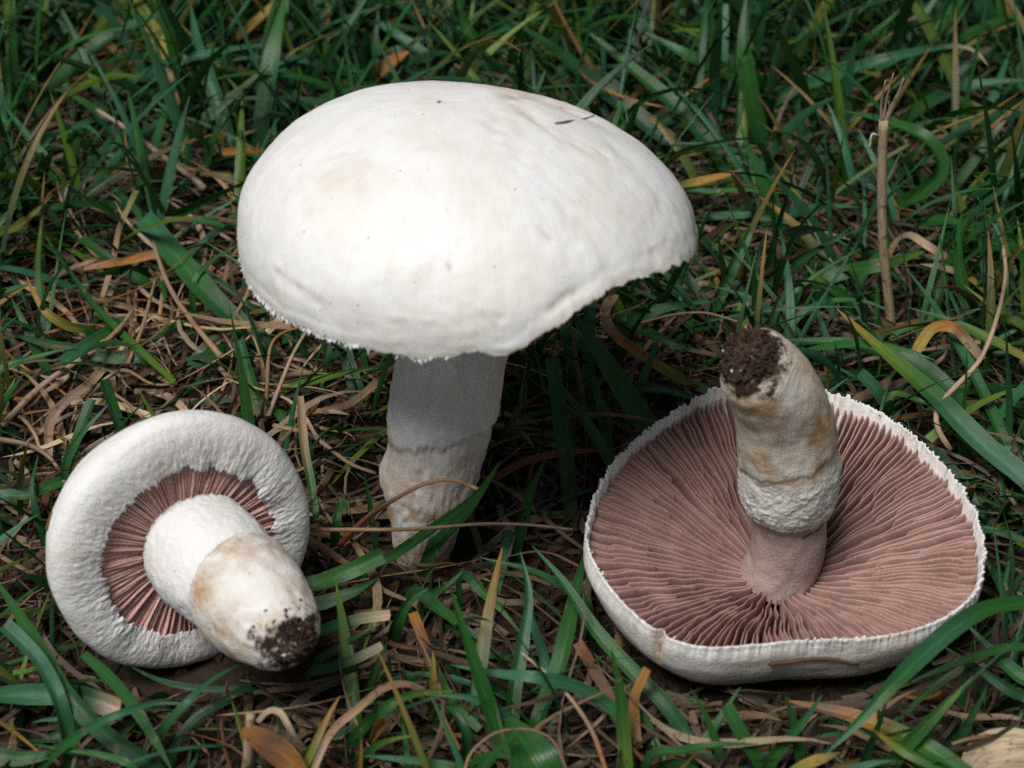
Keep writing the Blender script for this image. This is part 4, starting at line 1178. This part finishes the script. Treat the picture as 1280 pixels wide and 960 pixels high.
(G, 'upright pale-green blade behind the top of the cap', 'ggb', 12, 'p', (0.5, 1.5, 2.2), [(458,112),(465,70),(473,14)]),
(D_, 'orange blade lying behind the top of the cap', 'yoo', 17, 'p', (0.6, 1.0, 1.2), [(462,108),(480,88),(495,75),(512,64)]),
(G, 'thin dark blade crossing toward the top edge, upper left of the cap', 'ddg', 11, 'p', (0.9, 1.8, 2.4), [(342,64),(370,42),(395,22),(428,-4)]),
(D_, 'yellow strip at the top edge, left of the cap', 'YYo', 11, 'c', (0.9, 1.4, 1.8), [(296,48),(322,26),(340,10),(358,-8)]),
(G, 'wide blade slanting down behind the top of the cap', 'ddgg', 18, 'p', (0.6, 1.6, 2.6), [(625,105),(602,70),(585,35),(570,-8)]),
(G, 'blue-green oblique blade behind the top of the cap', 'dbb', 13, 'p', (0.6, 1.2, 1.6), [(570,98),(530,68),(490,40),(440,8)]),
(G, 'narrow blade crossing the oblique one behind the cap', 'dgg', 12, 'p', (0.6, 1.6, 2.2), [(520,98),(548,62),(580,32),(622,-2)]),
# lower right
(G, 'largest arched blade sweeping in front of the upturned cap from the right', 'ggbgb', 22, 'p', (2.0, 2.6, 1.6), [(1300,752),(1262,757),(1230,764),(1185,792),(1122,850),(1076,900),(1030,944)]),
(G, 'straight-tipped blade at the bottom edge beneath the upturned cap', 'ggg', 15, 'p', (0.4, 1.1, 1.8), [(1004,965),(998,930),(990,898),(982,868)]),
(G, 'blade leaning right to meet the straight-tipped one', 'ggb', 15, 'p', (0.5, 1.2, 1.8), [(958,962),(985,925),(1008,898),(1028,868)]),
(G, 'slim blade right of the twisted tan blade, bottom edge', 'ggg', 10, 'p', (0.5, 1.2, 1.8), [(904,968),(895,930),(882,895),(863,860)]),
(G, 'leaning blade under the rim of the upturned cap, bottom', 'dgg', 14, 'p', (0.4, 0.9, 1.3), [(868,955),(890,918),(908,888),(926,858)]),
(G, 'blunt short blade crossing the leaning one below the upturned cap', 'dgg', 15, 'c', (0.4, 1.0, 1.4), [(955,968),(938,935),(920,905),(908,882)]),
(G, 'level blade along the bottom, right of the mottled upright one', 'dgg', 12, 'p', (0.8, 1.3, 1.3), [(812,948),(850,940),(890,932),(948,930)]),
(G, 'dark narrow upright blade below the largest arch', 'ddg', 12, 'p', (0.4, 1.2, 1.8), [(1072,972),(1088,930),(1100,900),(1112,862)]),
(G, 'ribbed blade leaning right with a pale tip, lower right', 'dggy', 17, 'p', (0.5, 1.4, 2.0), [(1105,970),(1140,925),(1175,888),(1216,846)]),
(G, 'blade with a dry tan tip pointing left, lower right', 'ggyo', 12, 'p', (1.3, 1.5, 1.5), [(1205,972),(1165,955),(1128,938),(1088,910)]),
(G, 'dark leaning blade right of the ribbed one, lower right', 'ddg', 13, 'p', (0.4, 1.1, 1.6), [(1182,950),(1202,920),(1218,890),(1234,858)]),
(G, 'dark blade running from the cap to the right edge, lower right', 'gdd', 13, 'p', (1.1, 1.2, 1.2), [(1295,885),(1260,862),(1225,838),(1176,806)]),
(G, 'blue-green blade at the right edge below the largest arch', 'bgb', 18, 'p', (0.9, 1.2, 1.5), [(1300,865),(1270,842),(1240,815),(1208,780)]),
(G, 'low arched blade leaving the right edge, lower right', 'ggd', 11, 'p', (1.4, 1.6, 1.0), [(1295,808),(1250,812),(1200,828),(1138,852)]),
(D_, 'mottled green and orange blade lying below the upturned cap', 'ggyono', 22, 'p', (0.9, 1.0, 0.9), [(1215,972),(1165,938),(1110,912),(1055,893),(985,876)]),
(D_, 'small yellow-brown dry tip at the bottom edge, right of centre', 'yYn', 13, 'p', (0.9, 1.1, 1.2), [(985,968),(1010,955),(1052,940)]),
(ST, 'reddish level straw in the lower right corner', 'rnt', 8, 's', (0.9, 1.0, 1.0), [(1290,914),(1250,919),(1215,923),(1190,930)]),
('dry_leaf', 'pale grey papery leaf in the bottom right corner', 'kppk', 60, 'l', (0.7, 0.9, 0.9), [(1210,965),(1240,950),(1280,945),(1330,950)]),
]
GROUPS = {G: 'green grass blades that stand out singly', D_: 'withered grass blades that stand out singly', ST: 'loose straws on the lawn'}
CATS = {G: 'grass blade', D_: 'grass blade', ST: 'straw', 'leaf': 'leaf', 'twig': 'twig', 'dry_stalk': 'stalk', 'dry_leaf': 'leaf', 'leaf_shred': 'leaf'}
def jit(col, rr, a=0.16):
    k = 1 + rr.uniform(-a, a)
    return tuple(max(0.002, x * k * (1 + rr.uniform(-0.06, 0.06))) for x in col)
hero_depth = np.full((480, 640), 1e9)      # how near the singled-out blades lie, so that loose turf does not bury them
for hi, (nm, lab, cols, wpx, end, hs, pts) in enumerate(HERO):
    rr = random.Random(hi * 13 + 5)
    n = len(pts)
    cum = np.concatenate([[0], np.cumsum([math.dist(pts[i], pts[i + 1]) for i in range(n - 1)])])
    cum /= cum[-1]
    hh = np.interp(cum, np.linspace(0, 1, len(hs)), hs)
    P = [at(p[0], p[1], float(h)) for p, h in zip(pts, hh)]
    if nm == G and hs[0] < 1.2:
        P = [P[0] + (P[0] - P[1]) * 0.05 - np.array((0, 0, hs[0] + 0.3))] + P
    P = catmull(P, 26)
    d = proj(P[len(P) // 2])[2]
    for q in catmull(P, 110)[8:]:
        sx_, sy_, sd_ = proj(q)
        ix, iy, rp = int(sx_ / 2), int(sy_ / 2), max(1, int(wpx / 4))
        if 0 <= ix < 640 and 0 <= iy < 480:
            sl_ = hero_depth[max(0, iy - rp):iy + rp + 1, max(0, ix - rp):ix + rp + 1]
            np.minimum(sl_, sd_, out=sl_)
    w = wpx * d / FPX
    cl = [jit(PAL[ch], rr, 0.08) for ch in cols]
    if end in 'sS':
        v, f, c, uv = stalk(P, w * 0.5, cl, seed=hi)
    else:
        v, f, c, uv = ribbon(P, w * 1.12, cl, end=end, fold=rr.uniform(0.10, 0.30), roll=rr.uniform(-0.5, 0.5), seed=hi)
    green = sum(ch in 'gdby' for ch in cols) * 2 >= len(cols)
    o = mesh_obj(nm, v, f, M_BLADE if green else M_STRAW, attrs={'Col': c}, uv=uv)
    tag(o, lab, CATS[nm], GROUPS.get(nm))

# frayed dry stalk standing at the right
b_ = at(1114, 412, 0.0)
stk = empty('dry_stalk', Matrix.Translation(Vector([float(c) * S for c in b_])))
tag(stk, 'tall upright tan dry stalk with a frayed top, upper right', 'stalk')
yb_ = b_[1]
sp_ = [cpt(1115, 418, yb_), cpt(1111, 370, yb_ - 0.02), cpt(1104, 300, yb_ - 0.05), cpt(1103, 220, yb_ - 0.08), cpt(1105, 150, yb_ - 0.1)]
Ps = catmull(sp_, 24) - b_
v, f, c, uv = stalk(Ps, 0.105, [PAL['p'], PAL['p'], PAL['p'], PAL['p']], taper=0.9, sides=9, seed=3, bumpy=0.10)
mesh_obj('stem', v, f, M_STRAW, stk, attrs={'Col': c}, uv=uv)
for i, (qx, qy) in enumerate(((1107, 100), (1117, 91), (1121, 118), (1130, 97), (1111, 126))):
    e = cpt(qx, qy, yb_ - 0.15 + 0.06 * i) - b_
    s0 = Ps[-1] + np.array((0.02 * (i - 2), 0, -0.08))
    v, f, c, uv = stalk(catmull([s0, (s0 + e) / 2 + np.array((0.02 * (i - 2), 0, 0.02)), e], 8), 0.036, [PAL['p'], PAL['k']], taper=0.5, sides=5, seed=i)
    mesh_obj('frayed_fibre', v, f, M_STRAW, stk, attrs={'Col': c}, uv=uv)
v, f, c, uv = stalk(catmull([cpt(1098, 170, yb_ - 0.1) - b_, cpt(1090, 168, yb_ - 0.15) - b_, cpt(1087, 186, yb_ - 0.2) - b_], 8), 0.03, [PAL['p'], PAL['w']], taper=0.7, sides=5, seed=9)
mesh_obj('frayed_fibre', v, f, M_STRAW, stk, attrs={'Col': c}, uv=uv)

# fibres stuck to the mushrooms: each lies on the skin it touches
from mathutils.bvhtree import BVHTree
def surface(objs):
    bpy.context.view_layer.update()
    vv, ff = [], []
    for ob in objs:
        b = len(vv)
        mw = ob.matrix_world
        vv += [mw @ q.co for q in ob.data.vertices]
        ff += [tuple(b + i for i in pl.vertices) for pl in ob.data.polygons]
    return BVHTree.FromPolygons(vv, ff)
def stuck(name, label, objs, px, width, cols, lift=0.02):
    tree = surface(objs)
    P = []
    for (qx, qy) in px:
        d = VV + VX * ((qx - 640) / FPX) - VU * ((qy - 480) / FPX)
        loc, nor, _, _ = tree.ray_cast(Vector((CAM * S).tolist()), Vector(d.tolist()))
        if loc is not None:
            P.append(np.array(loc) / S + np.array(nor) * (lift if nor.dot(Vector(d.tolist())) < 0 else -lift))
    if len(P) < 2:
        return
    v, f, c, uv = stalk(catmull(P, 18), width, [PAL[k] for k in cols], taper=0.5, sides=6, seed=len(label), bumpy=0.4)
    tag(mesh_obj(name, v, f, M_STRAW, attrs={'Col': c}, uv=uv), label, 'fibre')
stuck('plant_fibre', 'brown splinter lying on the top right of the large cap', [cap1], [(694, 155), (712, 152), (730, 149), (742, 145), (756, 147)], 0.022, 'otto', 0.008)
stuck('plant_fibre', 'thin dark thread stuck to the left rim of the fallen cap', [cap3], [(56, 682), (60, 662), (66, 640), (74, 618)], 0.035, 'nrn')
stuck('plant_fibre', 'dark brown stick pressed to the front of the upturned cap', [cap2], [(962, 828), (985, 826), (1010, 823), (1040, 823), (1072, 829)], 0.055, 'nnn')
stuck('plant_fibre', 'tiny brown rootlet on the cottony sleeve of the upturned stem', [st2], [(1003, 672), (1012, 667), (1022, 662), (1030, 652)], 0.016, 'nn')

# ------------------------------------------------------------------ loose grass, thatch, crumbs (not countable)
def field(n, xr, yr, dens):
    x = rng.uniform(*xr, n * 6)
    y = rng.uniform(*yr, n * 6)
    keep = rng.uniform(0, 1, n * 6) < dens(x, y)
    return x[keep][:n], y[keep][:n]

def blade_field(name, x, y, L, az, lean, bend, wid, h0, K, cols_base, cols_tip, mat, fold, parent=None, wave=0.0, tip=True, clear=0.12, front=True, bury=1.0):
    n = len(x)
    t = np.linspace(0, 1, K)
    ang = lean[:, None] + bend[:, None] * t[None, :]
    dl = (L / (K - 1))[:, None]
    dh = np.sin(ang) * dl
    dz = np.cos(ang) * dl
    hx = np.cumsum(np.concatenate([np.zeros((n, 1)), dh[:, :-1]], 1), 1)
    hz = np.cumsum(np.concatenate([np.zeros((n, 1)), dz[:, :-1]], 1), 1)
    azv = az[:, None] + wave * np.sin(t[None, :] * rng.uniform(2, 6, n)[:, None] + rng.uniform(0, 6, n)[:, None])
    # integrate heading so that wavy straws meander
    px = x[:, None] + np.cumsum(np.concatenate([np.zeros((n, 1)), (dh * np.cos(azv))[:, :-1]], 1), 1)
    py = y[:, None] + np.cumsum(np.concatenate([np.zeros((n, 1)), (dh * np.sin(azv))[:, :-1]], 1), 1)
    pz = h0[:, None] + hz
    pz = np.maximum(pz, 0.04 + 0.10 * rng.uniform(0, 1, n)[:, None])
    P = np.stack([px, py, pz], 2)
    ok = np.ones(n, bool)
    for c, r in SPH:
        ok &= (np.linalg.norm(P - c, axis=2).min(1) > r + clear)
    if front:
        q = P - CAM
        dep = q @ VV
        sx = 640 + FPX * (q @ VX) / dep
        sy = 480 - FPX * (q @ VU) / dep
        for poly, cpos, rad in POLY:
            near = (cpos - CAM) @ VV
            for k in range(K):
                ins = inside(sx[:, k], sy[:, k], poly)
                ok &= ~(ins & (dep[:, k] < near - (0.3 if rad > 5 else -0.6)))
    if bury < 1:
        hits = np.zeros(n, int)
        for k in range(K - 1):
            for a in (0.0, 0.33, 0.67):
                q = P[:, k] * (1 - a) + P[:, k + 1] * a - CAM
                dep = q @ VV
                ix = ((640 + FPX * (q @ VX) / dep) / 2).astype(int)
                iy = ((480 - FPX * (q @ VU) / dep) / 2).astype(int)
                vis = (ix >= 0) & (ix < 640) & (iy >= 0) & (iy < 480)
                hits += vis & (dep < hero_depth[np.clip(iy, 0, 479), np.clip(ix, 0, 639)] - 0.05) & (hero_depth[np.clip(iy, 0, 479), np.clip(ix, 0, 639)] < 1e8)
        ok &= (hits == 0) | (rng.uniform(0, 1, n) < bury)
    P, az_, wid = P[ok], azv[ok], wid[ok]
    cb, ct = cols_base[ok], cols_tip[ok]
    n = len(P)
    T = np.gradient(P, axis=1)
    T /= np.linalg.norm(T, axis=2)[..., None] + 1e-9
    side = np.stack([-np.sin(az_), np.cos(az_), np.zeros_like(az_)], 2)
    roll = rng.uniform(-0.9, 0.9, n)[:, None, None] + 0.5 * np.sin(t[None, :, None] * 3 + rng.uniform(0, 6, n)[:, None, None])
    side = side - T * (side * T).sum(2, keepdims=True)
    side /= np.linalg.norm(side, axis=2)[..., None] + 1e-9
    N = np.cross(side, T)
    sd = side * np.cos(roll) + N * np.sin(roll)
    N = np.cross(sd, T)
    prof = (0.7 + 0.3 * np.minimum(1, t / 0.3))
    if tip:
        prof = prof * np.minimum(1, ((1 - t) / 0.5) ** 0.75 + 0.04)
    w = wid[:, None] * prof[None, :]
    V = np.stack([P - sd * w[..., None] * 0.5 + N * (w * fold)[..., None], P, P + sd * w[..., None] * 0.5 + N * (w * fold)[..., None]], 2)
    tt = t[None, :, None, None]
    C = cb[:, None, None, :] * (1 - tt ** 2) + ct[:, None, None, :] * tt ** 2
    C = np.broadcast_to(C, (n, K, 3, 3))
    UV = np.zeros((n, K, 3, 2))
    UV[..., 0] = np.array((0, 0.5, 1.0))[None, None, :]
    UV[..., 1] = (t[None, :] * L[ok][:, None])[:, :, None] + rng.uniform(0, 50, n)[:, None, None]
    idx = np.arange(n * K * 3).reshape(n, K, 3)
    F = np.stack([idx[:, :-1, :-1], idx[:, :-1, 1:], idx[:, 1:, 1:], idx[:, 1:, :-1]], -1).reshape(-1, 4)
    return mesh_obj(name, V.reshape(-1, 3), F.tolist(), mat, attrs={'Col': C.reshape(-1, 3)}, uv=UV.reshape(-1, 2))

def in_view(x, y):
    d = (y + DIST * CP) * CP + DIST * SP * SP
    return (np.abs(x) < d * 0.245 + 1.5) & (y > -12.5) & (y < 20)

def gdens(x, y):
    """how thickly green grass grows: thinner over the bare thatch at the left and round the mushrooms"""
    d = np.where(in_view(x, y), 1.0, 0.45)
    bare = np.exp(-(((x + 6.5) / 3.6) ** 2 + ((y - 0.5) / 4.2) ** 2))
    hole = np.exp(-(((x + 1.0) / 3.2) ** 2 + ((y + 4.6) / 3.4) ** 2))
    back = np.clip((y + 2) / 10, 0, 1)
    right = np.clip((x - 1) / 6, 0, 1)
    return np.clip(d * (0.46 + 0.60 * back + 0.50 * right - 0.36 * bare - 0.42 * hole), 0.04, 1)

gcols = np.array([PAL['g'], PAL['d'], PAL['b'], PAL['y'], PAL['g']])
def green_cols(n):
    i = rng.choice(5, n, p=[0.34, 0.24, 0.24, 0.10, 0.08])
    c = gcols[i] * rng.uniform(0.7, 1.25, (n, 1)) * rng.uniform(0.93, 1.07, (n, 3))
    tipc = c.copy()
    dry = rng.uniform(0, 1, n) < 0.16
    tipc[dry] = np.array(PAL['o']) * rng.uniform(0.6, 1.2, (dry.sum(), 1))
    return c, tipc
scols = np.array([PAL['t'], PAL['p'], PAL['k'], PAL['o'], PAL['r'], PAL['n']])
def straw_cols(n):
    i = rng.choice(6, n, p=[0.37, 0.16, 0.21, 0.04, 0.04, 0.18])
    c = scols[i] * rng.uniform(0.14, 0.72, (n, 1)) * rng.uniform(0.94, 1.06, (n, 3))
    return c, c * rng.uniform(0.6, 1.2, (n, 1))

U = rng.uniform
# thatch: layers of dead strands lying about
n0 = 13000
x, y = field(n0, (-34, 34), (-24, 50), lambda x, y: np.where(in_view(x, y), 1.0, 0.30) * (1 - 0.8 * np.exp(-(((x + 2.7) / 1.5) ** 2 + ((y + 2.3) / 1.9) ** 2)) - 0.5 * np.exp(-(((x - 0.8) / 1.5) ** 2 + ((y + 3.0) / 2.2) ** 2))))
n = len(x)
cb, ct = straw_cols(n)
pale_left = 1 + 2.0 * np.exp(-(((x + 6.5) / 4.5) ** 2 + ((y - 0.5) / 5.0) ** 2))  # straw colour is paler over the bare thatch at the left
cb, ct = cb * pale_left[:, None], ct * pale_left[:, None]
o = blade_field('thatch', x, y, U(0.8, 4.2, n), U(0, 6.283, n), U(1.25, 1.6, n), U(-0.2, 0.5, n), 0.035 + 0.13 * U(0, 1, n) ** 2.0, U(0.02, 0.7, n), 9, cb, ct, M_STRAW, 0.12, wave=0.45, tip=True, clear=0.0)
tag(o, 'tangled tan thatch of dead grass strands over the soil', 'thatch', kind='stuff')
# short chopped litter right on the soil
n0 = 9000
x, y = field(n0, (-30, 30), (-20, 40), lambda x, y: np.where(in_view(x, y), 1.0, 0.25))
n = len(x)
cb, ct = straw_cols(n)
o = blade_field('dry_clippings', x, y, U(0.2, 1.2, n), U(0, 6.283, n), U(1.3, 1.7, n), U(-0.5, 0.5, n), U(0.05, 0.16, n), U(0.02, 0.35, n), 5, cb * 0.9, ct * 0.9, M_STRAW, 0.3, wave=0.3, tip=False, clear=0.0)
tag(o, 'short dry clippings scattered on the dark soil', 'clippings', kind='stuff')
# green blades in tufts
nt = 6200
tx, ty = field(nt, (-36, 36), (-24, 55), gdens)
k = rng.integers(3, 8, len(tx))
x = np.repeat(tx, k) + rng.normal(0, 0.35, k.sum())
y = np.repeat(ty, k) + rng.normal(0, 0.35, k.sum())
n = len(x)
cb, ct = green_cols(n)
back = np.clip((y + 4) / 14, 0, 1)
Lb = U(1.6, 4.0, n) + back * U(0, 3.8, n)
o = blade_field('lawn_turf', x, y, Lb, U(0, 6.283, n), np.abs(rng.normal(0.62, 0.35, n)), U(0.1, 1.3, n), 0.08 + (0.17 + 0.06 * back) * U(0, 1, n) ** 1.3, np.zeros(n) - 0.05, 11, cb, ct, M_BLADE, 0.22, clear=0.08, bury=0.2)
tag(o, 'dense short green lawn grass all round the mushrooms', 'turf', kind='stuff')
# fine thin green leaves low in the sward
n0 = 3200
x, y = field(n0, (-34, 34), (-22, 50), gdens)
n = len(x)
cb, ct = green_cols(n)
o = blade_field('low_turf', x, y, U(1.0, 3.0, n), U(0, 6.283, n), np.abs(rng.normal(0.9, 0.4, n)), U(0.0, 0.9, n), U(0.05, 0.11, n), np.zeros(n), 9, cb * 0.9, ct * 0.9, M_BLADE, 0.25, wave=0.4, clear=0.05, bury=0.3)
tag(o, 'thin low green grass leaves among the thatch', 'turf', kind='stuff')
# soil crumbs
pts = []
rr = random.Random(21)
for i in range(2600):
    x_, y_ = rr.gauss(-1.5, 5.5), rr.gauss(-3.5, 4.5)
    pts.append((np.array((x_, y_, ground_z(x_, y_) + 0.03)), rr.uniform(0.03, 0.14)))
o = lumps(pts, 'soil_crumbs', M_CRUMB, None, 22)
tag(o, 'dark crumbs of soil lying in the bare hollow', 'soil', kind='stuff')
